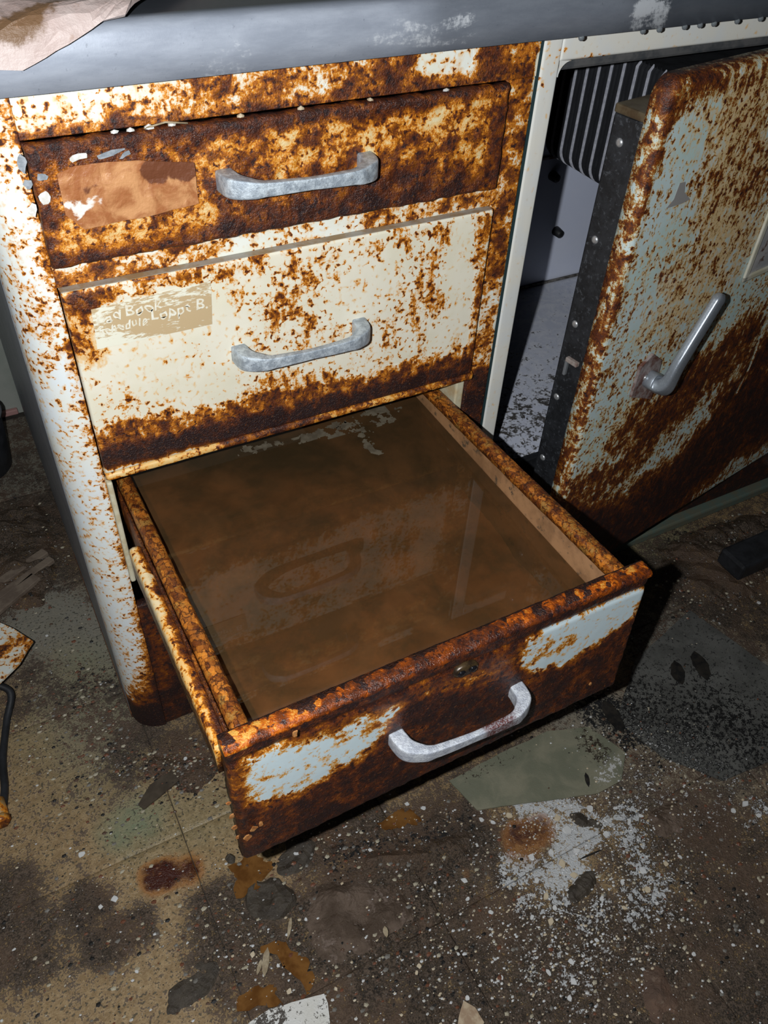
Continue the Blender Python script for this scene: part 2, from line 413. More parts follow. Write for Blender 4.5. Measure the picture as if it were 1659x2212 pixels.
# floor: attribute m = (dirt, white paint, rust, green), m2 = (tan, grey, black, wet)
def floor_mat():
    t = NT('filthy_vinyl_tile'); P = t.coord(); D, Wt, Ru, Gn = t.attr('m'); Tn, Gy, Bk, We = t.attr('m2')
    n1 = t.noise(P, 34, 5, 0.66, 0.5); n2 = t.noise(P, 120, 5, 0.7, 0.3); n3 = t.noise(P, 480, 3, 0.7); n4 = t.noise(P, 9, 3, 0.6)
    base = t.mix(t.ss(n2, 0.38, 0.62), (0.260, 0.160, 0.062), (0.420, 0.285, 0.135))
    base = t.mix(t.mul(Gy, 0.9), base, t.mix(n1, (0.15, 0.155, 0.13), (0.26, 0.27, 0.25)))
    base = t.mix(t.mul(Gn, t.lin(n1, 0.3, 0.7, 0.5, 1.0)), base, (0.17, 0.24, 0.155))
    chip = t.voro(P, 190, 'F1'); chip2 = t.noise(P, 250, 2, 0.4)
    base = t.mix(t.mul(t.ss(chip2, 0.60, 0.64), 0.75), base, (0.045, 0.045, 0.033))
    v = t.add(D, t.c0(n1, 1.2), t.c0(n2, 1.6), t.c0(n3, 1.3))
    dirt = t.ss(v, 0.40, 0.60)
    dc = t.mix(t.ss(t.add(n3, t.c0(n2, 0.7)), 0.38, 0.64), (0.013, 0.010, 0.008), (0.115, 0.082, 0.060))
    dc = t.mix(t.mul(t.ss(n4, 0.46, 0.62), 0.55), dc, (0.125, 0.075, 0.048))
    dc = t.mix(t.mul(t.ss(n2, 0.60, 0.72), 0.35), dc, (0.18, 0.125, 0.085))
    c = t.mix(t.mul(dirt, 0.95), base, dc)
    blk = t.ss(t.add(Bk, t.c0(n2, 1.3), t.c0(n3, 0.5)), 0.48, 0.60)
    c = t.mix(blk, c, (0.009, 0.009, 0.009))
    # flaking white paint: islands of rounded cells
    e = t.voro(P, 120, 'SMOOTH_F1'); wv = t.add(Wt, t.c0(n2, 1.5), t.c0(n1, 1.2), t.c0(n3, 0.7))
    wh = t.ss(wv, 0.56, 0.64)
    ck = t.voro(P, 75, 'DISTANCE_TO_EDGE')
    wh = t.mul(wh, t.ss(t.add(ck, t.c0(n2, 0.25), t.c0(n3, .15)), -0.01, 0.03))
    sp = t.mul(t.ss(t.voro(P, 150, 'F1'), 0.20, 0.13), t.ss(t.noise(P, 55, 3, 0.6), 0.50, 0.60))
    wh = t.math('MAXIMUM', wh, t.mul(sp, t.ss(t.add(Wt, t.mul(D, 0.25)), 0.12, 0.5)))
    c = t.mix(t.mul(wh, 0.96), c, t.mix(n2, (0.50, 0.51, 0.50), (0.66, 0.68, 0.70)))
    ru = t.ss(t.add(Ru, t.c0(n2, 0.5), t.c0(n1, 0.4)), 0.30, 0.62)
    c = t.mix(t.mul(ru, 0.6), c, (0.36, 0.13, 0.02))
    c = t.mix(t.ss(t.add(Ru, t.c0(n2, 0.7), t.c0(n1, .4)), 0.55, 0.95), c, t.mix(n3, (0.018, 0.006, 0.004), (0.085, 0.016, 0.006)))
    h = t.mul(t.add(n3, n2), t.lin(D, 0.0, 0.8, 0.15, 1.0))
    rg = t.lin(t.add(We, t.c0(n1, 0.5)), 0.2, 0.8, 0.62, 0.25)
    return t.done(t.bsdf(Base__Color=c, Roughness=rg, Normal=t.bump(h, 0.8, 0.003), Specular__IOR__Level=0.45))
M_FLOOR = floor_mat()

# ------------------------------------------------------------------ setting: floor of square tiles, back wall
M_SLAB = simple('dark_screed', (0.03, 0.025, 0.02), 0.8, col2=(0.06, 0.05, 0.04), bump=0.4)
V, Fc = box_vf(-1.6, 2.4, -1.6, 0.86, -0.06, -0.004)
floor = mesh_obj('floor', V, Fc, M_SLAB, None, False); tag(floor, 'filthy floor of square vinyl tiles under the cabinets', None, None, 'structure')

F1 = [  # channel, value, radius, softness, pixels            (dirt, white, rust, green)
    (0, 0.30, 0.16, .5, [(120, 1800), (60, 2000), (200, 2100)]),
    (0, 0.60, 0.10, .6, [(150, 1480), (230, 1600)]), (0, 0.30, 0.07, .6, [(60, 1650), (180, 1750)]),
    (0, 0.78, 0.06, .5, [(320, 1640), (470, 1700)]), (0, 0.12, 0.05, .6, [(300, 1780), (440, 1730)]),
    (0, 0.88, 0.075, .5, [(20, 1150), (90, 1130), (60, 1230)]), (0, 0.10, 0.06, .6, [(110, 1340), (200, 1380)]),
    (0, 0.06, 0.045, .5, [(330, 1900), (420, 1860), (520, 1800)]), (0, 0.06, 0.05, .5, [(540, 1890), (700, 1830), (800, 1770)]),
    (0, 0.20, 0.06, .6, [(330, 2000), (420, 2020), (480, 2120)]), (0, 0.25, 0.05, .6, [(130, 2000), (90, 2100)]),
    (0, 0.80, 0.05, .5, [(20, 1940), (60, 2060)]), (0, 0.82, 0.035, .5, [(230, 2040), (190, 1950)]), (0, 0.80, 0.03, .5, [(290, 2000)]),
    (0, 0.95, 0.055, .4, [(740, 1840), (850, 1840), (1000, 1800)]), (0, 0.80, 0.06, .6, [(700, 1960), (780, 2100)]),
    (0, 0.92, 0.09, .5, [(900, 1980), (950, 2120), (820, 2212)]), (0, 0.88, 0.11, .5, [(1100, 2100), (1300, 2150), (1550, 2080)]),
    (0, 0.85, 0.09, .5, [(1500, 1850), (1620, 1980)]), (0, 0.75, 0.05, .5, [(1400, 1800), (1440, 1870)]),
    (0, 0.75, 0.08, .5, [(1480, 1250), (1620, 1330)]), (0, 0.45, 0.06, .5, [(1380, 1450), (1300, 1560)]),
    (0, 0.85, 0.05, .5, [(680, 1800), (760, 1780)]), (0, 0.8, 0.06, .5, [(560, 2100), (500, 2000)]),
    (1, 0.76, 0.030, .6, [(1130, 1750), (1230, 1760)]), (1, 0.80, 0.032, .6, [(1260, 1800), (1230, 1880), (1180, 1950)]),
    (1, 0.68, 0.034, .7, [(1340, 1790), (1400, 1740)]), (1, 0.58, 0.040, .8, [(1380, 1850), (1420, 1900), (1370, 1960)]),
    (1, 0.68, 0.030, .7, [(1110, 1870), (1150, 1920)]), (1, 0.42, 0.05, .8, [(1280, 1990), (1200, 2010)]),
    (1, 0.44, 0.04, .8, [(1180, 2100), (1260, 2130)]), (1, 0.50, 0.03, .7, [(1590, 1730), (1640, 1760)]), (1, 0.40, 0.03, .8, [(1100, 1780)]),
    (1, 0.36, 0.06, .8, [(1500, 1720), (1420, 1690)]),
    (2, 0.40, 0.040, .7, [(345, 1895), (405, 1880)]), (2, 0.98, 0.021, .5, [(335, 1897), (350, 1890)]), (2, 0.85, 0.015, .6, [(410, 1880)]),
    (2, 0.45, 0.036, .7, [(1125, 1830)]), (2, 0.80, 0.024, .7, [(1120, 1800), (1165, 1782)]), (2, 0.45, 0.015, .6, [(1005, 1885)]),
    (2, 0.32, 0.04, .8, [(560, 1870), (700, 1810)]), (2, 0.35, 0.03, .8, [(1160, 1690)]),
    (3, 0.30, 0.07, .8, [(130, 1560), (230, 1640)]), (3, 0.40, 0.05, .8, [(250, 1500), (180, 1450)]),
    (3, 0.25, 0.05, .8, [(420, 1760), (330, 1800)]), (3, 0.85, 0.030, .8, [(262, 1790), (300, 1775)]), (3, 0.5, 0.05, .7, [(1380, 1180), (1470, 1160)]),
]
F2 = [
    (1, 0.9, 0.10, .5, [(100, 1330), (220, 1390)]), (1, 0.85, 0.12, .5, [(60, 1020), (20, 880)]), (1, 0.5, 0.06, .7, [(150, 1480), (240, 1560)]),
    (1, 0.95, 0.10, .5, [(1480, 1400), (1600, 1500)]), (1, 0.8, 0.10, .5, [(1300, 1580), (1500, 1600)]), (1, 0.6, 0.06, .6, [(1540, 1660), (1400, 1660)]),
    (2, 0.62, 0.05, .6, [(1290, 1530), (1360, 1560), (1440, 1590)]), (2, 0.60, 0.05, .6, [(1480, 1460), (1520, 1580), (1600, 1600)]),
    (2, 0.50, 0.040, .6, [(735, 1850), (850, 1840), (990, 1805)]), (2, 0.42, 0.05, .7, [(1000, 2080), (880, 2150)]), (2, .40, .04, .7, [(220, 2030), (190, 1960)]), (2, 0.50, 0.05, .7, [(1560, 1250), (1480, 1180), (1640, 1160)]), (2, 0.42, 0.05, .7, [(170, 1500), (230, 1470)]), (2, 0.4, 0.05, .7, [(1560, 1330)]),
    (3, 0.9, 0.06, .6, [(330, 1860), (520, 1820), (700, 1800)]), (3, 0.8, 0.10, .6, [(900, 2000), (1000, 2100)]), (3, .7, .1, .6, [(700, 1900), (900, 1850)]),
    (3, 0.6, 0.08, .6, [(1100, 2080), (1300, 2080)]),
]
TS = 0.25
for ix in range(-3, 7):
    for iy in range(-4, 5):
        x0, y0 = -0.03 + ix * TS, -0.155 + iy * TS
        if y0 > 0.80 or x0 > 1.4 or y0 < -1.0 : continue
        near = -0.35 < x0 + TS / 2 < 1.25 and -0.9 < y0 + TS / 2 < 1.0
        g = 0.0005; y1 = min(y0 + TS, 0.84)
        st = 0.006 if near else 0.05
        us = coords_1d(TS - 2 * g, st, 0.001); vv_ = coords_1d(y1 - y0 - 2 * g, st, 0.001)
        uu, vv = np.meshgrid(us, vv_, indexing='ij'); X = np.c_[x0 + g + uu.ravel(), y0 + g + vv.ravel(), np.zeros(uu.size)]
        L1, L2 = TS - 2 * g, y1 - y0 - 2 * g
        e = np.minimum(np.minimum(uu, L1 - uu), np.minimum(vv, L2 - vv)).ravel()
        m = paint(X, (0.56, 0.03, 0, 0), F1, fl, seed=3); m[:, 0] = .50 + (m[:, 0] - .5) * .85; m2 = paint(X, (0.3, 0.15, 0, 0.35), F2, fl, seed=8)
        zt = rng.uniform(-0.0003, 0.0003)
        X[:, 2] = zt - 0.0007 * (1 - np.clip(e / 0.0010, 0, 1)) + np.clip(m[:, 0], 0, 1) * 0.0022 * np.clip(fbm(X, 45, 4, 4) * 2 + 0.4, 0, 1)
        nu, nv = len(us), len(vv_); Fg = grid_faces(nu, nv).tolist()
        idx = np.arange(nu * nv).reshape(nu, nv); ring = np.concatenate([idx[:, 0], idx[-1, 1:], idx[-2::-1, -1], idx[0, -2:0:-1]])
        Bv = X[ring].copy(); Bv[:, 2] = -0.0045; nb = len(X); k = len(ring)
        Fg += [(ring[(i + 1) % k], ring[i], nb + i, nb + (i + 1) % k) for i in range(k)]
        tile = mesh_obj('tile', np.vstack([X, Bv]), Fg, M_FLOOR, floor, True, {'m': np.vstack([m, m[ring]]), 'm2': np.vstack([m2, m2[ring]])})

M_WALL = simple('grey_green_plaster', (0.30, 0.33, 0.29), 0.8, col2=(0.36, 0.38, 0.34), sc=8, bump=0.3)
wall = box('wall_back', -1.6, 2.4, 0.86, 0.92, -0.06, 2.4, M_WALL, None, 0); tag(wall, 'grey green plaster wall behind the cabinets', None, None, 'structure')
bb = box('baseboard_back', -1.6, -0.05, 0.85, 0.86, 0.0, 0.012, simple('faded_pink_strip', (0.45, 0.25, 0.23), 0.6), None, 0.002); tag(bb, 'thin faded pink strip along the foot of the wall', None, None, 'structure')

# ------------------------------------------------------------------ the drawer cabinet
cab = empty('drawer_cabinet', (0.2, 0.4, 0.0)); tag(cab, 'rusted cream metal drawer cabinet with its lowest drawer pulled out', 'cabinet')
XR, XS, ZT = 0.4493, 0.4832, 0.8612
D1, D2, D2B = (0.7198, 0.8226), (0.492, 0.6991), 0.4825
front = lambda q: at(q, 1, 0.0)
frontf = lambda q: at(q, 1, 0.010)
# face frame pieces at y = .010
FR = [(0, 0.30, 0.03, .5, [(70, 250), (330, 215)]), (0, 0.52, 0.022, .6, [(130, 290), (480, 245)]), (0, 0.60, 0.018, .6, [(420, 215), (520, 205), (760, 175)]),
      (0, 0.62, 0.02, .5, [(560, 230), (1080, 160)]), (0, 0.66, 0.02, .6, [(830, 150), (1000, 150), (1140, 110)]), (0, 0.28, 0.012, .6, [(930, 130), (1000, 125)]),
      (0, 0.72, 0.008, .6, [(50, 312), (560, 245), (1110, 165)]),
      (0, 0.60, 0.02, .6, [(1130, 180), (1095, 400), (1060, 620)]), (0, 0.70, 0.012, .6, [(1075, 440), (1090, 420)]), (0, 0.50, 0.02, .6, [(1055, 650), (1035, 760)]),
      (0, 0.95, 0.03, .5, [(1035, 840), (1015, 960)]), (2, 0.6, 0.03, .5, [(1030, 870), (1015, 960)]),
      (0, 0.46, 0.014, .6, [(150, 610), (500, 535), (1060, 425)]), (0, 0.62, 0.010, .6, [(130, 610), (330, 575)]), (0, 0.34, 0.010, .6, [(500, 540), (760, 480)]), (0, .62, .01, .6, [(960, 440), (1060, 425)]),
      (0, 0.16, 0.004, .5, [(1168, 120), (1148, 260), (1125, 420), (1095, 590), (1075, 720)])]
ff = lambda P: paint(P, (0.45, 0.1, 0, 0), FR, frontf, seed=21)
panel('face_frame', (0, 0.010, D1[1]), (1, 0, 0), (0, 0, 1), (0, -1, 0), XS, ZT - D1[1], 0.02, M_FRAME, cab, 0.004, 0.001, ff, 0.0008, seed=5)
panel('face_frame', (0, 0.010, D2[1]), (1, 0, 0), (0, 0, 1), (0, -1, 0), XR, D1[0] - D2[1], 0.02, M_FRAME, cab, 0.004, 0.001, ff, 0.0006, seed=6)
panel('face_frame', (XR, 0.010, 0.0), (1, 0, 0), (0, 0, 1), (0, -1, 0), XS - XR, D1[1], 0.02, M_FRAME, cab, 0.004, 0.002, ff, 0.0008, seed=7)
# bottom kick panel below the opening
kf = lambda P: paint(P, (0.92, 0.2, 1.15, 0), [(0, 0.55, 0.012, .6, [(330, 1350), (360, 1480)]), (0, .5, .012, .7, [(300, 1325), (325, 1345)])], frontf, seed=9)
panel('kick_panel', (0.0, 0.012, 0.004), (1, 0, 0), (0, 0, 1), (0, -1, 0), XR, 0.262, 0.012, M_FRAME, cab, 0.006, 0.002, kf, 0.001, seed=8)
# rounded corner post and grey side
R0, XL = 0.040, -0.040
na, nz = 15, 170
zs = np.linspace(0.006, ZT, nz)
ang = np.linspace(0, math.pi / 2, 11)
prof = [(0.0, 0.010), (-0.002, 0.009)] + [(XL + R0 - R0 * math.sin(a) - 0.0, 0.009 + R0 - R0 * math.cos(a)) for a in ang[1:]] + [(XL, 0.055)]
prof[1] = (-0.0015, 0.009)
arcs = np.arange(len(prof)) / (len(prof) - 1)
Vp, mp = [], []
for z in zs:
    for (x, y) in prof: Vp.append((x, y, z))
Vp = np.array(Vp); ar = np.tile(arcs, nz); zz = np.repeat(zs, len(prof))
rr = 0.285 + 0.20 * sstep(ar, 0.25, 0.0) - 0.06 * sstep(ar, .45, .9)
rr += 0.18 * sstep(zz, 0.78, 0.86) * sstep(ar, .6, .1) + 0.10 * np.exp(-((zz - 0.66) / 0.04) ** 2)
low = sstep(zz + 0.05 * fbm(Vp, 30, 3) + 0.16 * (ar - 0.0), 0.30, 0.05)
rr += 0.55 * low * sstep(ar, 1.1, 0.0) + 0.9 * sstep(zz, 0.07, 0.03) + 0.25 * np.exp(-((zz - 0.245) / 0.025) ** 2) * sstep(ar, .4, 0)
mpost = np.c_[rr, 0.12 * np.ones_like(rr), 1.1 * sstep(zz, 0.12, 0.04), rr * 0]
np_ = len(prof)
Fp = [(j * np_ + i, (j + 1) * np_ + i, (j + 1) * np_ + i + 1, j * np_ + i + 1) for j in range(nz - 1) for i in range(np_ - 1)]
mesh_obj('corner_post', Vp, Fp, M_POST, cab, True, {'m': mpost})
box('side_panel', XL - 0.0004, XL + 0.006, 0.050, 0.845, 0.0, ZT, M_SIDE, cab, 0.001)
box('back_panel', XL, XS - 0.004, 0.835, 0.845, 0.0, ZT, M_SIDE, cab, 0)
box('divider_panel', XS - 0.010, XS - 0.002, 0.03, 0.835, 0.0, ZT, M_SIDE, cab, 0)
M_INSIDE = simple('dark_cabinet_inside', (0.10, 0.07, 0.045), 0.7, col2=(0.18, 0.11, 0.06), sc=30)
box('inner_wall', XL + 0.006, XL + 0.010, 0.055, 0.83, 0.02, ZT - 0.02, M_INSIDE, cab, 0)
# rust edge strip at the foot of the side
box('rust_edge', XL - 0.0012, XL + 0.002, 0.045, 0.4, 0.0, 0.012, simple('brown_rust_strip', (0.16, 0.06, 0.02), 0.7, col2=(0.07, 0.03, 0.015), sc=80), cab, 0.0005)
# cabinet slide on the inside of the opening
sl = panel('cabinet_slide', (0.0005, 0.013, 0.318), (0.003, 0, 0.16), (0, 1, 0), (1, 0, 0), 1.0, 0.30, 0.004, simple('cream_slide', (0.62, 0.58, 0.42), 0.5, col2=(0.68, 0.64, 0.5)), cab, 0.02, 0.002)
box('cabinet_slide', 0.0, 0.006, 0.002, 0.016, 0.322, 0.478, simple('cream_slide_edge', (0.66, 0.62, 0.46), 0.5, col2=(0.55, 0.47, 0.30), sc=50), cab, 0.002)
box('cabinet_slide', 0.437, 0.449, 0.012, 0.30, 0.30, 0.476, simple('cream_slide_right', (0.60, 0.56, 0.40), 0.5, col2=(0.5, 0.36, 0.18), sc=30), cab, 0.002)

def pull(name, x0, x1, z, yf, mat, parent, drop=0.0, tf=None, out=0.030):
    W = x1 - x0; pts = []
    ctrl = [(0.0045, 0.0015, .0092, .0078), (0.0050, -0.006, .0092, .0080), (0.0075, -0.016, .0090, .0078), (0.017, -0.0240, .0080, .0058), (0.030, -0.0285, .0062, .0040),
            (W / 2, -out, .0050, .0032)]
    full = ctrl + [(W - a, b, c, d) for a, b, c, d in ctrl[-2::-1]]
    path = smooth_path([(x0 + a, yf + b, z + drop * (a / W - .5)) for a, b, c, d in full], 60)
    cs = np.array([(a, c, d) for a, b, c, d in full])
    xs = np.array([p[0] - x0 for p in path])
    hh = np.interp(xs, cs[:, 0], cs[:, 1]); tt = np.interp(xs, cs[:, 0], cs[:, 2])
    o = sweep(name, path if tf is None else [tf(p) for p in path], lambda i: sup(tt[i], hh[i], 24, 8), mat, parent)
    return o

# drawer 1: the most rusted
f1 = lambda P: paint(P, (0.66, 0.3, 0.05, 0), [
    (0, 0.50, 0.020, .7, [(740, 300), (880, 265), (1040, 225)]), (0, 0.60, 0.02, .7, [(560, 320), (700, 310)]), (0, 0.60, .02, .7, [(1060, 330)]),
    (0, 0.80, 0.010, .7, [(70, 330), (420, 280), (1100, 185)]), (2, 0.4, 0.008, .6, [(70, 328), (420, 282), (1100, 183)]),
    (0, 0.82, 0.018, .8, [(430, 500), (700, 460), (1000, 405)]), (2, 0.8, 0.016, .6, [(500, 510), (760, 460), (1080, 395)]),
    (2, 0.9, 0.012, .6, [(120, 585), (420, 520)]), (2, 0.55, 0.016, .7, [(900, 360), (700, 400)]),
    (0, 0.60, 0.015, .6, [(170, 520), (330, 500), (430, 480)]), (0, 0.62, 0.012, .6, [(100, 400), (90, 460)]), (2, 0.5, 0.01, .6, [(70, 330), (110, 520)]),
    (2, 0.9, 0.010, .6, [(1090, 230), (1070, 360)])], front, seed=31)
d1 = panel('drawer', (0.0006, 0.0, D1[0] + 0.0008), (1, 0, 0), (0, 0, 1), (0, -1, 0), XR - 0.002, D1[1] - D1[0] - 0.002, 0.016, M_D1, cab, 0.0024, 0.004, f1, 0.0016, 0.0016, seed=11, dscale=110)
d1['label'] = 'heavily rusted top drawer with torn paper label'
pull('handle', 0.151, 0.296, 0.7725, -0.0005, M_HANDLE, d1, drop=-0.004)['label'] = 'oxidised grey metal pull'
# paper label on drawer 1
t = NT('rust_soaked_paper'); P = t.coord(); R, G, B, A = t.attr('m'); n = t.noise(P, 45, 6, .6, .6); n2 = t.noise(P, 160, 5, .6)
c = t.mix(t.ss(n, .36, .62), (0.60, 0.30, 0.13), (0.36, 0.13, 0.045)); c = t.mix(t.ss(t.add(G, t.c0(n, .9)), .45, .6), c, (0.16, 0.055, 0.025))
c = t.mix(t.ss(t.add(R, t.c0(n2, .5)), .45, .55), c, (0.86, 0.80, 0.72)); M_PAPER = t.done(t.bsdf(Base__Color=c, Roughness=.42, Normal=t.bump(t.add(n, n2), .5, .002)))
pf = [front(q)[[0, 2]] for q in ((122, 372), (160, 355), (210, 350), (300, 343), (415, 348), (428, 437), (330, 462), (240, 480), (180, 494), (140, 462))]
fr1 = lambda V: np.c_[V[:, 0], -V[:, 2], V[:, 1]]
fp = lambda V: paint(V, (0, 0.1, 0, 0), [(0, 0.66, 0.008, .9, [(150, 440), (185, 440), (215, 428)]), (0, .6, .005, .8, [(175, 455), (165, 470)]), (1, .9, .012, .7, [(330, 365), (400, 360)]), (1, .7, .006, .7, [(180, 410), (210, 405)])], front, seed=4)
sheet('paper_label', pf, 0.0012, 0.0006, M_PAPER, d1, 0.004, 0.0016, 5, 60, 0.0012, fp, fr1)['label'] = 'rust-soaked paper label, white where torn'
# flakes of grey primer showing around the label
M_PRIMER = simple('blue_grey_primer', (0.22, 0.25, 0.28), 0.5, col2=(0.34, 0.37, 0.40), sc=200)
M_FLAKE = simple('white_paint_flake', (0.74, 0.76, 0.74), 0.5, col2=(0.62, 0.60, 0.54), sc=160)
for i, (q, a, b, rot) in enumerate([((165, 338), .011, .0035, .1), ((235, 330), .015, .004, .12), ((90, 382), .005, .004, 0), ((98, 425), .006, .006, 0), ((45, 352), .005, .008, .2), ((60, 398), .004, .005, 0), ((70, 452), .004, .007, 0), ((268, 332), .006, .003, .4)]):
    c0 = front(q)[[0, 2]]
    pts = [(c0[0] + a * math.cos(t_) * random.uniform(.55, 1.1), c0[1] + b * math.sin(t_) * random.uniform(.5, 1.1) + rot * a * math.cos(t_)) for t_ in np.arange(9) / 9 * 2 * math.pi]
    sheet('bare_patch', pts, 0.0014, 0.0004, M_PRIMER if i % 3 else M_FLAKE, d1, 0.003, 0.0006, i, 80, 0.0006, None, fr1)

# drawer 2: streaked cream
f2 = lambda P: paint(P, (0.25, 0.0, 0, 0), [
    (0, 0.52, 0.010, .7, [(140, 660), (420, 590), (1060, 455)]), (1, 0.7, 0.014, .8, [(150, 680), (190, 760)]), (0, 0.78, .010, .6, [(150, 665), (185, 655)]), (0, .5, .012, .7, [(170, 700), (190, 760)]),
    (0, 0.46, 0.012, .8, [(420, 600), (760, 520)]), (0, 0.37, 0.04, .8, [(650, 560), (800, 520), (960, 520)]), (0, 0.385, 0.05, .8, [(640, 700), (900, 640)]), (0, 0.39, .03, .8, [(840, 720), (930, 600)]), (0, .35, .02, .8, [(420, 780), (520, 850)]), (0, .34, .02, .8, [(230, 820), (280, 900)]),
    (0, 0.50, 0.010, .8, [(960, 500), (930, 640), (900, 760)]), (0, 0.48, 0.010, .8, [(660, 580), (600, 690)]),
    (0, 0.22, 0.03, .8, [(300, 780), (480, 840)]), (0, 0.22, 0.02, .8, [(1000, 500), (990, 650)]), (0, .25, .03, .8, [(820, 600), (760, 640)]),
    (0, 0.56, 0.012, .7, [(1050, 480), (1030, 700), (1015, 790)]), (0, 0.47, 0.016, .8, [(570, 830), (760, 850), (980, 770)]), (0, 0.54, .014, .8, [(560, 850), (740, 830)]),
    (0, 0.72, 0.016, .8, [(230, 950), (600, 880), (1000, 780)]), (0, 1.0, 0.011, .7, [(230, 990), (600, 905), (1010, 795)]), (2, 1.25, 0.011, .7, [(235, 995), (420, 950), (700, 885), (900, 830)]),
    (0, 0.22, 0.012, .6, [(260, 700), (420, 660)]), (1, .0, .02, .6, [(260, 700), (420, 660)])], front, seed=41)
d2 = panel('drawer', (0.0010, 0.0, D2[0]), (1, 0, 0), (0, 0, 1), (0, -1, 0), XR - 0.002, D2[1] - D2[0], 0.016, M_D2, cab, 0.003, 0.003, f2, 0.0006, 0.0, seed=12)
d2['label'] = 'cream middle drawer with rust streaks and dark rusted lower edge'
fl2 = lambda P: paint(P, (0.62, 0.4, 0, 0), [(0, 0.42, .008, .6, [(240, 1020), (460, 965)]), (0, .75, .008, .6, [(520, 950), (680, 910)]), (2, .3, .008, .6, [(520, 950), (640, 920)])], front, seed=43)
panel('bottom_lip', (0.0006, -0.0015, D2B), (1, 0, 0), (0, 0, 1), (0, -1, 0), XR + 0.002, D2[0] - D2B, 0.02, rust_mat('orange_lip_rust', (0.80, 0.60, 0.30), streak=0.3, wet=0.5, orange=(0.5, 0.15, 0.014), yellow=.5), d2, 0.003, 0.004, fl2, 0.0006, 0.0006, seed=13)
box('top_ledge', 0.0015, XR - 0.003, 0.0015, 0.0105, D2[1] - 0.0008, D2[1] + 0.0002, simple('dusty_grey_ledge', (0.36, 0.34, 0.30), 0.7, col2=(0.30, 0.2, 0.1), sc=40), d2, 0)
pull('handle', 0.150, 0.2945, 0.5985, -0.0005, M_HANDLE, d2, drop=-0.002)['label'] = 'oxidised grey metal pull'
# worn label with handwriting on drawer 2
t = NT('worn_label_glue'); P = t.coord(); n = t.noise(t.coord((0.22, 1, 1)), 420, 5, .65, .3); n1 = t.noise(P, 60, 4, .6); R, G, B, A = t.attr('m')
c = t.mix(t.ss(t.add(R, t.c0(n, 1.3), t.c0(n1, .9)), .46, .58), (0.82, 0.81, 0.67), (0.56, 0.42, 0.24)); M_LABEL = t.done(t.bsdf(Base__Color=c, Roughness=.45))
lp = [front(q)[[0, 2]] for q in ((196, 668), (455, 606), (458, 700), (210, 754))]
fl_ = lambda V: paint(V, (0.50, 0, 0, 0), [(0, .80, .012, .7, [(270, 690), (440, 665)]), (0, .75, .008, .7, [(330, 712), (440, 690)]), (0, .35, .006, .6, [(215, 740), (330, 730)])], front, seed=14)
sheet('faded_label', lp, 0.0006, 0.0002, M_LABEL, d2, 0.005, 0, 5, 60, 0.0006, fl_, fr1)['label'] = 'worn tan label with faint white handwriting'
M_INK = simple('pale_scratched_writing', (0.84, 0.83, 0.72), 0.5, col2=(0.74, 0.68, 0.52), sc=300)
def writing(txt, qa, size, ang):
    cu = bpy.data.curves.new('handwriting', 'FONT'); cu.body = txt; cu.size = size; cu.shear = 0.15; cu.space_character = 1.08; cu.extrude = 0.00006; cu.offset = 0.0002
    ob = bpy.data.objects.new('handwriting_text', cu); COL.objects.link(ob)
    bpy.context.view_layer.update()
    me = bpy.data.meshes.new_from_object(ob.evaluated_get(bpy.context.evaluated_depsgraph_get()))
    Vt = np.array([v.co[:] for v in me.vertices]); Ft = [list(p.vertices) for p in me.polygons]
    bpy.data.objects.remove(ob); bpy.data.curves.remove(cu); bpy.data.meshes.remove(me)
    Vt[:, 1] += 0.0012 * np.sin(Vt[:, 0] * 420) ; Vt[:, :2] += 0.0005 * np.c_[np.sin(Vt[:, 1] * 900), np.cos(Vt[:, 0] * 700)]
    c0 = front(qa)
    ca, sa = math.cos(ang), math.sin(ang)
    W_ = np.c_[c0[0] + Vt[:, 0] * ca - Vt[:, 1] * sa, -0.00095 - Vt[:, 2], c0[2] + Vt[:, 0] * sa + Vt[:, 1] * ca]
    mesh_obj('handwriting', W_, Ft, M_INK, d2, False)
writing('Bad', (207, 700), 0.0145, 0.02); writing('Book', (270, 684), 0.0150, 0.03); writing('Schedule', (212, 724), 0.0118, 0.04); writing('Loppt B.', (325, 692), 0.0150, 0.02)

# ------------------------------------------------------------------ drawer 3, pulled out and full of brown water
TL = -0.0528; ZP = 0.4486
def tf3(V):
    V = np.atleast_2d(np.asarray(V, float)); return np.c_[V[:, 0], V[:, 1] - TL * (V[:, 2] - ZP), V[:, 2] + TL * V[:, 1]]
def retf(o):
    co = np.array([v.co[:] for v in o.data.vertices]); off = np.zeros(3); p = o.parent
    while p is not None: off += np.array(p.location); p = p.parent
    co = tf3(co + off) - off
    o.data.vertices.foreach_set('co', co.ravel()); o.data.update(); return o
YF, YB = -0.3387, 0.30
def wall_sheet(name, pts_xz_list, y0, y1, mat, parent, field, ny=90):
    """open profile in x,z extruded along y"""
    ys = np.linspace(y0, y1, ny); pr = np.array(pts_xz_list); k = len(pr)
    V = np.array([(x, y, z) for y in ys for (x, z) in pr])
    V = V + np.c_[fbm(V, 90, 3, 3) * 0.0012, np.zeros(len(V)), fbm(V, 80, 8, 4) * 0.0022]
    Fw = [(j * k + i, (j + 1) * k + i, (j + 1) * k + (i + 1) % k, j * k + (i + 1) % k) for j in range(ny - 1) for i in range(k)]
    Fw += [tuple(range(k)), tuple((ny - 1) * k + i for i in range(k))[::-1]]
    return retf(mesh_obj(name, V, Fw, mat, parent, True, {'m': field(V)}))
fz = lambda R_, G_, B_: (lambda V: np.c_[np.full(len(V), R_) + 0.12 * fbm(V, 25, 2), np.full(len(V), G_), np.full(len(V), B_) + 0.3 * fbm(V, 14, 6), np.zeros(len(V))])
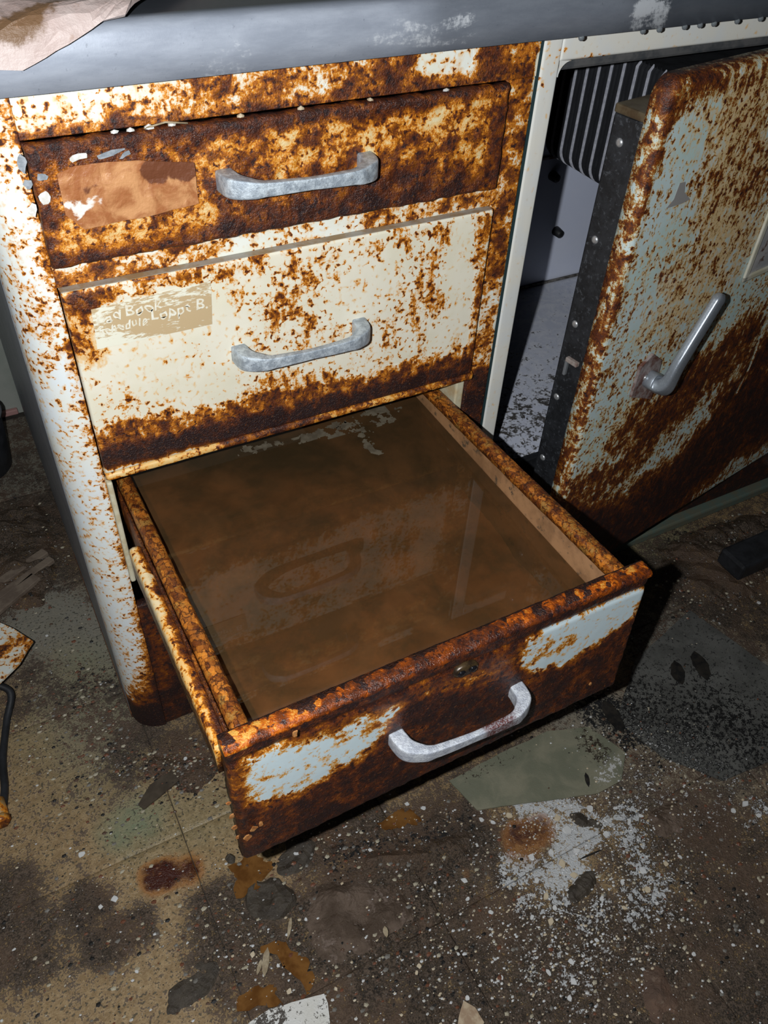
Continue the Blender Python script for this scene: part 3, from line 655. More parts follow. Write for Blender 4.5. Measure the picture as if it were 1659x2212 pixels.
rim_prof = lambda x0, x1, z: [(x0, z - 0.012), (x0 + 0.0005, z - 0.004), (x0 + 0.003, z - 0.0005), ((x0 + x1) / 2, z), (x1 - 0.003, z - 0.0008), (x1 - 0.0005, z - 0.004), (x1, z - 0.012), ((x0 + x1) / 2, z - 0.014)]
# sides of the tray
d3 = wall_sheet('drawer', [(0.0265, 0.29), (0.0265, 0.440), (0.0305, 0.440), (0.0305, 0.29)], YF + 0.012, YB, M_INWALL, cab, fz(.8, .3, .3))
d3['label'] = 'rusted bottom drawer pulled out, brimming with brown water'
wall_sheet('tray_side', [(0.4185, 0.29), (0.4185, 0.440), (0.4225, 0.440), (0.4225, 0.29)], YF + 0.012, YB, M_INWALL, d3, fz(.60, .4, .1))
retf(box('tray_bottom', 0.0265, 0.4225, YF + 0.012, YB, 0.287, 0.292, M_INWALL, d3, 0))
retf(box('tray_back', 0.0265, 0.4225, YB - 0.004, YB, 0.287, 0.440, M_INWALL, d3, 0))
wall_sheet('rim', rim_prof(0.0152, 0.0322, ZP - 0.003), YF + 0.016, YB, M_RIM, d3, fz(.60, .6, .0))['label'] = 'cracked orange rusted rim'
wall_sheet('rim', rim_prof(0.4180, 0.4370, ZP - 0.002), YF + 0.016, YB, M_RIM, d3, fz(.60, .5, .05))['label'] = 'cracked orange rusted rim'
sfield = lambda V: np.c_[0.30 + 0.35 * sstep(V[:, 0], 0.004, 0.011) + 0.25 * sstep(V[:, 1], -0.12, -0.30), 0.2 + 0.6 * sstep(V[:, 1], -0.10, -0.28), np.zeros(len(V)), np.zeros(len(V))]
wall_sheet('slide_rail', [(-0.001, 0.395), (-0.001, 0.428), (0.0005, 0.431), (0.004, 0.4325), (0.0100, 0.4320), (0.0120, 0.4300), (0.0120, 0.4265), (0.0150, 0.4265), (0.0150, 0.395)], YF + 0.018, -0.055, M_SLIDE, d3, sfield)['label'] = 'cream slide rail stained orange'
wall_sheet('tray_flange', [(0.0120, 0.36), (0.0120, 0.436), (0.0148, 0.4365), (0.0148, 0.36)], YF + 0.018, YB, M_RIM, d3, fz(.8, .4, .5))
# front panel, leaning a little
XL3, XR3, ZF0, ZF1 = 0.0030, 0.4530, 0.2625, 0.4486
f3d = lambda q: at(q, 1, -0.343)
def f3(P):
    Q = tf3(P)
    return paint(Q, (0.78, 0.25, 0.85, 0), [
        (0, 0.60, 0.030, .7, [(600, 1650), (780, 1570), (900, 1520)]), (0, 0.08, 0.035, .6, [(600, 1665), (700, 1635), (760, 1610)]), (0, 0.12, 0.022, .6, [(585, 1700), (660, 1680)]), (0, .28, .014, .7, [(780, 1580), (860, 1545)]),
        (0, 0.60, 0.030, .7, [(1080, 1430), (1250, 1360), (1350, 1310)]), (0, 0.06, 0.034, .6, [(1200, 1395), (1280, 1358), (1350, 1312)]), (0, .25, .014, .7, [(1150, 1415), (1220, 1390)]),
        (0, 0.52, 0.012, .8, [(950, 1490), (1060, 1460)]), (0, 1.0, 0.018, .6, [(900, 1540), (1080, 1520)]), (2, .75, .02, .7, [(960, 1545), (1080, 1540)]),
        (0, 0.86, 0.022, .6, [(530, 1830), (900, 1680), (1330, 1470)]), (2, 1.0, 0.028, .7, [(530, 1840), (900, 1690), (1330, 1480)]), (2, .8, .016, .7, [(500, 1650), (520, 1740), (530, 1830)]),
        (0, 0.95, 0.012, .6, [(490, 1640), (900, 1460), (1400, 1255)]), (2, 0.55, 0.009, .6, [(490, 1640), (760, 1520), (1000, 1430)])], f3d, seed=51)
def b3(u, v):   # a rolled top edge
    H_ = ZF1 - ZF0; e = H_ - v
    return -0.0035 * sstep(e, 0.016, 0.011) * sstep(e, 0.0, 0.012) * 0 - 0.0020 * np.exp(-((e - 0.021) / 0.003) ** 2)
fp3 = retf(panel('drawer_front', (XL3, YF, ZF0), (1, 0, 0), (0, 0, 1), (0, -1, 0), XR3 - XL3, ZF1 - ZF0, 0.018, M_D3, d3, 0.0026, 0.006, f3, 0.0012, 0.0016, seed=15, bulge=b3, dscale=120))
fp3['label'] = 'rust-eaten pale blue drawer front'
# rusted top cap of the front
wall_c = np.linspace(XL3, XR3, 150)
capP = [(YF + 0.0010, 0.4400), (YF - 0.0008, 0.4425), (YF - 0.0006, 0.4452), (YF + 0.0012, 0.4478), (YF + 0.005, 0.4490), (YF + 0.010, 0.4494), (YF + 0.0165, 0.4486), (YF + 0.019, 0.4455), (YF + 0.019, 0.4345)]
Vc = np.array([(x, y, z) for x in wall_c for (y, z) in capP]); Vc += np.c_[np.zeros(len(Vc)), fbm(Vc, 100, 2, 4) * .0026, fbm(Vc, 85, 5, 4) * .0034]
kc = len(capP); Fcap = [(j * kc + i, j * kc + (i + 1) % kc, (j + 1) * kc + (i + 1) % kc, (j + 1) * kc + i) for j in range(len(wall_c) - 1) for i in range(kc)] + [tuple(range(kc))[::-1], tuple((len(wall_c) - 1) * kc + i for i in range(kc))]
capf = np.c_[np.full(len(Vc), .66), np.full(len(Vc), .6), 0.75 * np.exp(-((Vc[:, 0] - .24) / .11) ** 2) + .1 + .9 * fbm(Vc, 25, 9) - .35 + .5 * np.exp(-((Vc[:, 1] - YF) / .004) ** 2), np.zeros(len(Vc))]
M_CAP = rust_mat('wet_red_rust', (0.7, .3, .05), wet=1.0, orange=(0.56, 0.115, 0.008), stain_c=(0.60, 0.17, 0.010), streak=.1)
retf(mesh_obj('front_rim', Vc, Fcap, M_CAP, d3, True, {'m': capf}))['label'] = 'wet orange red rusted top edge'
pull('handle', 0.158, 0.3055, 0.3545, YF - 0.001, M_HANDLE3, d3, drop=-0.012)['label'] = 'bright grey metal pull, rusted in the middle'
for ch in d3.children:
    if ch.name.startswith('handle'): retf(ch)
# lock escutcheon with two dark screw holes
lc = tf3([0.2335, YF, 0.4215])[0]
M_LOCK = simple('blackened_brass', (0.022, 0.014, 0.009), 0.3, 0.2, col2=(0.07, 0.045, 0.02), sc=120, bump=.4)
lk = sweep('lock_plate', [(lc[0], lc[1] + 0.004, lc[2]), (lc[0], lc[1] - 0.0022, lc[2]), (lc[0], lc[1] - 0.0034, lc[2])], lambda i: circ(0.0135 - .002 * (i == 2), 24, 0.0085 - .002 * (i == 2)), M_LOCK, d3)
for dx in (-.006, .0065):
    sweep('screw', [(lc[0] + dx, lc[1] - 0.003, lc[2]), (lc[0] + dx, lc[1] - 0.0048, lc[2]), (lc[0] + dx, lc[1] - .0056, lc[2])], lambda i: circ((.0042, .0040, .0022)[i], 12), simple('wet_black_screw', (0.008, 0.008, 0.010), 0.12), d3)
# loose flakes of rust and paint on the panel's left edge
for i, (q, r) in enumerate([((497, 1742), .0035), ((503, 1770), .004), ((508, 1795), .0045), ((516, 1815), .003), ((632, 1575), .0045), ((545, 1780), .005), ((530, 1800), .005), ((560, 1770), .004), ((1270, 1620 - 150), .003)]):
    c0 = f3d(q); r *= .7; pts = [(c0[0] + r * math.cos(a) * random.uniform(.5, 1.3), c0[2] + 1.3 * r * math.sin(a) * random.uniform(.6, 1.2)) for a in np.arange(7) / 7 * 6.283]
    sheet('rust_flake', pts, 0.0, 0.0012, simple('tan_rust_flake', (0.50, 0.24, 0.08), .6, col2=(0.35, .12, .03), sc=200), d3, 0.003, 0.001, i, 90, 0, None, lambda V, y=c0[1] + (.004 if i < 4 else -0.004): np.c_[V[:, 0], y - V[:, 2], V[:, 1]])

# water
def water_mat():
    t = NT('murky_brown_water'); P = t.coord()
    n = t.noise(P, 9, 5, .55, .6); n2 = t.noise(P, 30, 4, .55, .5)
    dif = t.n('ShaderNodeBsdfDiffuse', Color=t.mix(t.ss(t.add(n, t.c0(n2, .35)), .38, .64), (0.060, 0.038, 0.017), (0.120, 0.060, 0.024))).outputs[0]
    tr = t.n('ShaderNodeBsdfTransparent', Color=(0.80, 0.62, 0.42)).outputs[0]
    body = t.n('ShaderNodeMixShader', Fac=0.62); t.t.links.new(tr, body.inputs[1]); t.t.links.new(dif, body.inputs[2])
    gl = t.n('ShaderNodeBsdfGlossy', Roughness=0.015, Color=(1, 1, 1)).outputs[0]
    fr = t.n('ShaderNodeFresnel', IOR=1.33).outputs[0]
    mx = t.n('ShaderNodeMixShader', Fac=fr); t.t.links.new(body.outputs[0], mx.inputs[1]); t.t.links.new(gl, mx.inputs[2])
    return t.done(mx.outputs[0])
WZ = 0.4180
V, Fc = box_vf(0.0318, 0.4176, -0.3190, 0.2935, 0.40, WZ)
wt = mesh_obj('drawer_water', [v for v in V if v[2] == WZ], [(0, 2, 3, 1)], water_mat(), None, False)
# give the water real depth: a thin closed body
wt.data.materials[0].use_backface_culling = False
tag(wt, 'still murky brown water filling the pulled-out bottom drawer', 'water', None, 'stuff')
# sediment lumps and sunken paper scraps on the drawer bottom, seen dimly through the water
M_SED = simple('orange_sediment', (0.50, 0.22, 0.08), .9, col2=(0.26, 0.13, 0.06), sc=25)
sd = []; sf = []
gx, gy = np.meshgrid(np.linspace(0.034, 0.415, 60), np.linspace(-0.315, 0.285, 80), indexing='ij')
Xs = np.c_[gx.ravel(), gy.ravel(), np.zeros(gx.size)]
hs = 0.365 + 0.05 * fbm(Xs, 8, 33, 4) + 0.03 * np.abs(fbm(Xs, 20, 34, 3)); Xs[:, 2] = np.clip(hs - .012, .32, .408)
sed = mesh_obj('drawer_sediment', Xs, grid_faces(60, 80)[:, ::-1].tolist(), M_SED, None, True); tag(sed, 'orange brown silt and sunken scraps under the water in the bottom drawer', 'silt', None, 'stuff')
# lacy grey patches at the back of the water
M_LACE = simple('grey_lace_mat', (0.15, 0.125, 0.085), .7, col2=(0.09, 0.07, 0.045), sc=60)
gs = 0.0016
for i, (q, rx, ry) in enumerate([((800, 905), .050, .030), ((700, 935), .060, .016), ((560, 968), .035, .012), ((800, 965), .010, .030)]):
    c0 = at(q, 2, WZ); nx_, ny_ = int(rx * 2 / gs), int(ry * 2 / gs)
    gx, gy = np.meshgrid(c0[0] - rx + gs * np.arange(nx_), c0[1] - ry + gs * np.arange(ny_), indexing='ij'); Q = np.c_[gx.ravel(), gy.ravel(), np.full(gx.size, .3)]
    dd = ((Q[:, 0] - c0[0]) / rx) ** 2 + ((Q[:, 1] - c0[1]) / ry) ** 2
    lace = fbm(Q, 75, 12 + i, 4, .6) + .22 * (0.55 - dd) > .045 if i < 3 else fbm(Q, 90, 12 + i, 3) + .3 * (.5 - dd) > .03
    Vq, Fq = [], []
    for x_, y_ in Q[lace & (dd < 1)][:, :2]:
        b = len(Vq); Vq += [(x_, y_, WZ + .0002), (x_ + gs, y_, WZ + .0002), (x_ + gs, y_ + gs, WZ + .0002), (x_, y_ + gs, WZ + .0002)]; Fq.append((b, b + 1, b + 2, b + 3))
    if Vq: mesh_obj('grey_lace', Vq, Fq, M_LACE, wt, False)

# ------------------------------------------------------------------ steel countertop
prof = [(0.60, 0.905), (0.30, 0.9035), (0.06, 0.9025), (0.004, 0.9030), (-0.008, 0.9035), (-0.0135, 0.9005), (-0.0160, 0.8950), (-0.0165, 0.8830), (-0.0160, 0.8620), (-0.0125, 0.8615), (-0.0125, 0.8900), (0.004, 0.8980), (0.60, 0.8980)]
xs = np.linspace(-0.45, 1.45, 260); kc = len(prof)
Vs = np.array([(x, y, z) for x in xs for (y, z) in prof]); Vs[:, 1] += fbm(Vs * [1, .1, .1], 12, 3) * 0.002 * (Vs[:, 1] < 0)
Fs = [(j * kc + i, (j + 1) * kc + i, (j + 1) * kc + (i + 1) % kc, j * kc + (i + 1) % kc) for j in range(len(xs) - 1) for i in range(kc)] + [tuple(range(kc)), tuple((len(xs) - 1) * kc + i for i in range(kc))[::-1]]
ctf = lambda q: at(q, 1, -0.016)
mS = paint(Vs, (0.0, 0.0, 0, 0), [(1, .62, .016, .8, [(450, 145), (540, 125)]), (1, .5, .02, .8, [(820, 90), (1000, 60)]), (1, .75, .016, .7, [(1400, 5), (1430, 30)]), (1, .45, .012, .8, [(1370, 60)]),
     (0, .9, .035, .8, [(1250, 20), (1659, 0)]), (0, .55, .04, .8, [(1000, 40), (1300, 20)])], ctf, seed=61)
mS[:, 0] = np.maximum(mS[:, 0], sstep(Vs[:, 1] + .02 * fbm(Vs, 12, 5), -0.010, 0.008) * 0.95)
ct = mesh_obj('countertop', Vs, Fs, M_STEEL, None, True, {'m': mS}); tag(ct, 'dull grey stainless steel countertop with a turned down front edge', 'countertop')
t = NT('water_drop'); t.done(t.bsdf(Base__Color=(0.25, 0.28, 0.30), Roughness=0.03, Transmission__Weight=0.5, IOR=1.33)); M_DROP = t.m
for q in ((1388, 72), (1423, 70), (1477, 66), (1510, 63), (1590, 54), (1640, 50), (1255, 86), (1540, 60)):
    c0 = at(q, 1, -0.0145); blob('water_drop', (c0[0], c0[1], 0.8605), .0032, .0026, .0030, M_DROP, ct, int(q[0]), .1, 2, False)

# ------------------------------------------------------------------ warped board lying on the counter, top left
t = NT('peeling_board'); P = t.coord(); n = t.noise(P, 18, 6, .6, .5); n2 = t.noise(P, 120, 6, .7); R, G, B, A = t.attr('m')
c = t.mix(t.ss(n, .4, .62), (0.42, 0.32, 0.29), (0.54, 0.45, 0.42)); c = t.mix(t.ss(t.add(R, t.c0(n, .9), t.c0(n2, .5)), .42, .62), c, (0.16, 0.09, 0.045)); c = t.mix(t.mul(t.ss(n2, .6, .7), .4), c, (0.34, 0.2, 0.13))
M_BOARD = t.done(t.bsdf(Base__Color=c, Roughness=.45, Normal=t.bump(t.add(n2, n), .6, .002)))
def dr_(q):
    p = at(q, 1, -.0240)
    if p[2] < .9105: return (p[0], p[2] - .9105)
    p = at(q, 2, .9120); return (p[0], p[1] + .0215)
bp = [dr_(q) for q in ((47, 150), (120, 106), (170, 78), (225, 46), (270, 22), (320, -10), (420, -66))] + [(0.33, 0.25), (0.22, 0.38), (-0.06, 0.40), (-0.36, 0.30), (-0.36, -0.02), dr_((-60, 150)), dr_((0, 149))]
def drape(V):
    b = V[:, 1]; h = V[:, 2]; r_ = .010
    s_ = np.clip((b + r_) / (2 * r_), 0, 1); y_ = np.where(b > 0, -.0215 + b, -.0215); z_ = np.where(b > 0, .9105, .9105 + b)
    k = .0035 * (1 - np.abs(np.clip(b / r_, -1, 1)))
    return np.c_[V[:, 0], y_ - h * (1 - s_) + k * .7, z_ + h * s_ - k * .7]
bd = sheet('warped_board', bp, 0.0, 0.0045, M_BOARD, None, 0.008, 0.0022, 4, 12, 0.0012, lambda V: paint(V, (0, 0, 0, 0), [(0, .75, .022, .8, [(0, 45), (60, 30), (110, 5)]), (0, .45, .012, .8, [(0, 95), (40, 75)])], lambda q: at(q, 2, .913), seed=5), drape)
tag(bd, 'warped pinkish brown peeling board lying over the counter edge', 'board')

# ------------------------------------------------------------------ under-counter refrigerator
fg = empty('refrigerator', (0.78, 0.3, 0.0)); tag(fg, 'cream enamelled under-counter refrigerator with a rusted mint door ajar', 'refrigerator')
XO, ZO, X2, XO2 = 0.5085, 0.834, 1.235, 1.20
mf = lambda P: paint(P, (0.06, 0.0, 0, 0), [(0, .42, .006, .8, [(1245, 128), (1300, 120)]), (0, .48, .004, .7, [(1168, 165), (1172, 190)]), (0, .4, .004, .8, [(1115, 720), (1108, 740)]), (0, .3, .02, .8, [(1200, 110)])], frontf, seed=71)
yF = 0.008
# front frame with rounded opening corner: left stile, top rail, right stile
panel('front_frame', (XS + 0.0026, yF, 0.06), (1, 0, 0), (0, 0, 1), (0, -1, 0), XO - XS - 0.0026, 0.8595 - 0.06, 0.03, M_FRIDGE, fg, 0.006, 0.003, mf)
panel('front_frame', (XO - 0.001, yF, ZO), (1, 0, 0), (0, 0, 1), (0, -1, 0), X2 - XO, 0.8595 - ZO, 0.03, M_FRIDGE, fg, 0.006, 0.003, mf)
panel('front_frame', (XO2, yF, 0.06), (1, 0, 0), (0, 0, 1), (0, -1, 0), X2 - XO2, ZO - 0.06, 0.03, M_FRIDGE, fg, 0.02, 0.003, mf)
rc = 0.014; V = [(XO - .001, yF + .0004, ZO + .001)] + [(XO + rc - rc * math.sin(a), yF + .0004, ZO - rc + rc * math.cos(a)) for a in np.linspace(0, math.pi / 2, 9)]
nV = len(V); V += [(x, y + .028, z) for x, y, z in V]
mesh_obj('frame_corner', V, [tuple(range(nV))] + [(i, i + 1, i + 1 + nV, i + nV) for i in range(nV - 1)], M_FRIDGE, fg, False, {'m': np.tile([.2, 0, 0, 0], (len(V), 1))})
# thin dark gap filler between the two units
box('seam_trim', XS + 0.0004, XS + 0.0022, 0.009, 0.030, 0.0, 0.8600, simple('dark_teal_gap', (0.02, 0.045, 0.05), .5), fg, 0)
box('outer_shell', XS + 0.003, XS + 0.006, 0.035, 0.80, 0.03, 0.858, M_FRIDGE, fg, 0).data.materials[0]
for nm, a in (('outer_shell', (X2 - .004, X2, .035, .80, .03, .858)), ('outer_shell', (XS + .003, X2, .796, .80, .03, .858)), ('outer_shell', (XS + .003, X2, .035, .80, .854, .858))):
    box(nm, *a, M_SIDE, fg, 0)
# dark inner edge of the opening
for a in ((XO - .0005, XO + .0035, yF + .012, yF + .040, .20, ZO), (XO, XO2, yF + .006, yF + .040, ZO - .0105, ZO - .0005), (XO2 - .004, XO2, yF + .012, yF + .040, .20, ZO)):
    box('gasket', *a, M_GASKET, fg, 0.003)
# liner
IB, IZ = 0.45, 0.288
t = NT('mouldy_white_liner_floor'); P = t.coord(); n = t.noise(P, 45, 7, .7, .8); n2 = t.noise(P, 140, 6, .7, .6)
sy = t.n('ShaderNodeSeparateXYZ', Vector=P).outputs[1]
amt = t.lin(sy, 0.22, -0.20, 0.0, 0.34)
c = t.mix(t.ss(n, .4, .6), (0.62, 0.66, 0.78), (0.74, 0.77, 0.86)); c = t.mix(t.ss(t.add(amt, t.c0(n, .9), t.c0(n2, .9)), .30, .42), c, (0.07, 0.065, 0.06)); c = t.mix(t.mul(t.ss(n2, .62, .66), .8), c, (0.06, 0.05, 0.045))
M_INFLOOR = t.done(t.bsdf(Base__Color=c, Roughness=.5))
box('liner_floor', XO + .004, XO2 - .004, 0.030, IB, IZ - .01, IZ, M_INFLOOR, fg, 0.001)
box('liner_back', XO + .004, XO2 - .004, IB, IB + .008, IZ - .01, 0.825, M_WHITEIN, fg, 0)
box('liner_side', XO + .003, XO + .007, 0.045, IB, IZ - .01, 0.825, M_BLACK, fg, 0)  # left wall coloured black for the shade inside; the right one stays white
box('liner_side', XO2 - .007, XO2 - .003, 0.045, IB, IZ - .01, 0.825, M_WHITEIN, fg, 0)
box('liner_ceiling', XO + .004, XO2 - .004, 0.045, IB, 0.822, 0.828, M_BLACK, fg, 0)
box('liner_sill', XO + .003, XO2 - .003, 0.020, 0.032, .20, IZ - .001, M_BLACK, fg, 0.002)
box('liner_seam', XO + .004, XO2 - .004, IB - .003, IB, 0.532, 0.537, simple('rusty_seam', (0.16, .07, .03), .7, col2=(.4, .36, .4), sc=60), fg, 0.0008)
box('liner_corner', XO + .004, XO2 - .004, IB - .006, IB, IZ, IZ + .005, simple('mottled_dark_corner', (0.2, .19, .18), .7, col2=(.05, .045, .04), sc=90), fg, 0.002)  # mottled dark strip along the back edge of the liner floor
for q in ((1203, 385), (1210, 505)):
    c0 = at(q, 1, IB - .014)
    sweep('shelf_peg', [(c0[0], IB + .001, c0[2]), (c0[0], IB - .004, c0[2]), (c0[0], IB - .016, c0[2] - .001), (c0[0], IB - .018, c0[2] - .001)], lambda i: circ((.009, .0085, .0072, .004)[i], 14), M_BLACK, fg, up=(1, 0, 0))
# ribbed black evaporator hanging from the top
XE, ZE0, ZE1 = 0.676, 0.650, 0.802
def ev_prof(o): # x,z outline, grown by o
    r_ = 0.022
    return [(0.98, ZE0 - o)] + [(XE + r_ - (r_ + o) * math.sin(a), ZE0 + r_ - (r_ + o) * math.cos(a)) for a in np.linspace(0, math.pi / 2, 8)] + [(XE - o, ZE0 + .06), (XE - o, ZE1 - .004), (XE + .003, ZE1 + o)]
pr = ev_prof(0); k = len(pr); V = [(x, y, z) for y in (0.025, 0.212) for x, z in pr] + [(.98, .025, ZE1), (.98, .212, ZE1)]
Fe = [(i, i + k, i + 1 + k, i + 1) for i in range(k - 1)] + [tuple(list(range(k)) + [2 * k]), tuple([2 * k + 1] + list(range(2 * k - 1, k - 1, -1))), (k - 1, 2 * k - 1, 2 * k + 1, 2 * k)]
ev = mesh_obj('evaporator', V, Fe, M_BLACK, fg, False); ev['label'] = 'black ribbed cooling box inside'
M_RIBL = simple('highlight_grey_rib', (0.30, 0.31, 0.36), .5, col2=(0.40, 0.41, 0.46), sc=200); M_RIBD = simple('dark_rib', (0.014, 0.015, 0.018), .45)  # pale ribs have the ridge highlights painted into their colour
for i in range(9):
    yc = 0.197 - 0.0205 * i
    for (dy, wd, o_, mt) in ((0, .0013, .0028, M_RIBL), (.0072, .0012, .0024, M_RIBD), (-.0062, .0010, .0022, M_RIBD)):
        a = ev_prof(-.001); b = ev_prof(o_); n = len(a)
        V = [(x, yc + dy + s_, z) for s_ in (-wd, wd) for x, z in a] + [(x, yc + dy + s_ * .6, z) for s_ in (-wd, wd) for x, z in b]
        Fr = []
        for j in range(n - 1): Fr += [(2 * n + j, 3 * n + j, 3 * n + j + 1, 2 * n + j + 1), (j, 2 * n + j, 2 * n + j + 1, j + 1), (n + j, n + j + 1, 3 * n + j + 1, 3 * n + j)]
        Fr += [(n - 1, 3 * n - 1, 4 * n - 1, 2 * n - 1), (0, n, 3 * n, 2 * n)]
        mesh_obj('rib', V, Fr, mt, ev, False)
# kick plate and base
kp = lambda P: paint(P, (1.0, 0, 0.75, 0), [], fl, seed=3)
panel('kick_plate', (XS + .01, 0.012, 0.022), (1, 0, 0), (0, 0, 1), (0, -1, 0), X2 - XS - .01, 0.14, 0.012, M_DOOR, fg, 0.012, 0.003, kp)
box('base_strip', XS + .01, X2, -0.004, 0.03, 0.0, 0.020, simple('green_grey_base', (0.10, 0.14, 0.115), .7, col2=(.13, .13, .09), sc=40), fg, 0.004)

# the door, ajar, hinged on the right
AD = math.radians(9.6); dU = np.array([math.cos(AD), math.sin(AD), 0]); dN = np.array([math.sin(AD), -math.cos(AD), 0])
PB = np.array([0.5532, -0.0761, 0.0])          # back left edge of the door skin
TD = 0.022; DW, DZ0, DZ1 = 0.645, 0.105, 0.842
PF = PB + dN * TD
def ondoor(q):
    r_ = ray(q); return CAM + r_ * ((PF - CAM) @ dN / (r_ @ dN))
fd = lambda P: paint(P, (0.35, 0.12, 0, 0), [(1, .55, .06, .8, [(1600, 250), (1560, 560), (1480, 640)]),
    (0, 0.60, 0.014, .6, [(1455, 200), (1350, 560), (1260, 880), (1220, 1040)]), (1, 0.8, 0.006, .8, [(1440, 200), (1330, 560), (1240, 880)]), (0, 0.95, 0.012, .6, [(1440, 165), (1659, 115)]), (0, .66, .022, .7, [(1480, 190), (1659, 140)]),
    (0, 0.47, 0.05, .8, [(1600, 260), (1560, 420)]), (0, .28, .03, .8, [(1480, 320), (1420, 520)]), (0, .50, .03, .8, [(1590, 330), (1640, 400)]), (0, .24, .016, .8, [(1400, 640), (1370, 720)]), (0, .46, .02, .8, [(1430, 570), (1500, 560)]),
    (0, 0.98, 0.085, .5, [(1659, 790), (1560, 950), (1400, 1100), (1330, 1150)]), (0, .80, .05, .7, [(1600, 740), (1500, 830), (1400, 930)]), (0, 1.0, .05, .6, [(1180, 1160), (1280, 1140)]), (0, .70, .03, .7, [(1250, 1060), (1300, 1050), (1380, 980)]),
    (0, 1.0, .10, .5, [(1659, 860), (1900, 760)]), (2, 0.75, 0.09, .7, [(1800, 800), (1659, 880), (1560, 990), (1400, 1120)]), (2, .6, .03, .6, [(1250, 1130), (1330, 1160)]), (0, .68, .02, .8, [(1390, 860), (1330, 960)]), (0, .30, .012, .7, [(1290, 870), (1280, 940)]), (0, .3, .014, .8, [(1350, 800), (1310, 850)]),
    (0, .35, .0035, .8, [(1655, 690), (1620, 790), (1590, 850)]), (2, 0, .0035, .8, [(1655, 690), (1620, 790), (1590, 850)])], ondoor, seed=81)
HW = 0.0   # recessed window panel set into the door
door = panel('door', PF + np.array([0, 0, DZ0]), dU, (0, 0, 1), dN, DW, DZ1 - DZ0, TD, M_DOOR, fg, 0.0042, 0.009, fd, 0.0005, 0, seed=17)
door['label'] = 'mint green refrigerator door eaten by rust, standing ajar'
# round the two upper corners
co = np.array([v.co[:] for v in door.data.vertices]); offd = np.array(fg.location)
W_ = co + offd; u_ = (W_ - PF) @ dU; rC = 0.020
for side in (0, 1):
    uu = u_ if side == 0 else DW - u_
    du = rC - uu; dv = W_[:, 2] - (DZ1 - rC); k_ = (du > 0) & (dv > 0)
    mxv = np.maximum(du, dv); ln = np.maximum(np.hypot(du, dv), 1e-9); s_ = np.where(k_, mxv / ln, 1)
    newu = np.where(k_, rC - du * s_, uu); newz = np.where(k_, DZ1 - rC + dv * s_, W_[:, 2])
    W_ = W_ + np.outer((newu - uu) * (1 if side == 0 else -1), dU); W_[:, 2] = newz
door.data.vertices.foreach_set('co', (W_ - offd).ravel()); door.data.update()
def dbox(name, u0, u1, n0, n1, z0, z1, mat, parent, bev=.002):
    """box in door coordinates: u along the door, n outwards from the skin's front"""
    V = [PF + dU * u + dN * n_ + np.array([0, 0, z]) for u in (u0, u1) for n_ in (n1, n0) for z in (z0, z1)]
    o = mesh_obj(name, V, box_vf(0, 1, 0, 1, 0, 1)[1], mat, parent, False)
    if bev: bevel_obj(o, bev)
    return o
dbox('door_liner', 0.004, DW - .01, -0.062, -TD, 0.14, 0.797, M_LINER, door, .003)
dbox('liner_cap', 0.003, DW - .02, -0.062, -TD, 0.797, 0.806, simple('tarnished_cap', (.10, .07, .04), .35, .5, col2=(.16, .13, .08), sc=60), door, .002)
for q in ((1338, 308), (1285, 518), (1242, 700), (1202, 857), (1172, 988)):
    d_ = ray(q); nn = np.array([-dU[0], -dU[1], 0]); P0 = PF + dU * 0.004; X = CAM + d_ * ((P0 - CAM) @ nn / (d_ @ nn))
    sweep('rivet', [X - nn * .001, X + nn * .0008, X + nn * .0018], lambda i: circ((.0048, .0044, .0022)[i], 14), M_RIVET, door)
d_ = ray((1235, 790)); nn = np.array([-dU[0], -dU[1], 0]); P0 = PF + dU * 0.004; X = CAM + d_ * ((P0 - CAM) @ nn / (d_ @ nn))
nb_ = (X - PF) @ dN
dbox('latch_bracket', -0.001, 0.006, nb_ - .008, nb_ + .010, X[2] + .004, X[2] + .010, simple('rusty_bracket', (.14, .07, .05), .6, col2=(.3, .26, .24), sc=90), door, .001)
dbox('latch_bracket', 0.0, 0.006, nb_ - .009, nb_ - .005, X[2] - .016, X[2] + .008, simple('grey_bracket', (.14, .15, .16), .5), door, .001)
# recessed window panel near the right of the door
wu, wz = [(ondoor(q) - PF) @ dU for q in ((1594, 618), (1659, 590))], ondoor((1594, 612))[2]
M_WIN = simple('dusty_glass_panel', (0.34, .35, .36), .25, col2=(.5, .48, .46), sc=12, c3=(.14, .09, .07)); M_TRIMW = simple('yellowed_trim', (.50, .47, .34), .5, col2=(.56, .55, .46), sc=30)
u0w = wu[0] + .002; z0w = wz
dbox('window_trim', u0w, u0w + .010, 0, .004, z0w, .77, M_TRIMW, door, .002); dbox('window_trim', u0w, .45, 0, .004, z0w, z0w + .009, M_TRIMW, door, .002)
dbox('window_trim', .44, .45, 0, .004, z0w, .77, M_TRIMW, door, .002); dbox('window_trim', u0w, .45, 0, .004, .761, .77, M_TRIMW, door, .002)
dbox('window_pane', u0w + .009, .442, 0, .0012, z0w + .008, .763, M_WIN, door, 0)
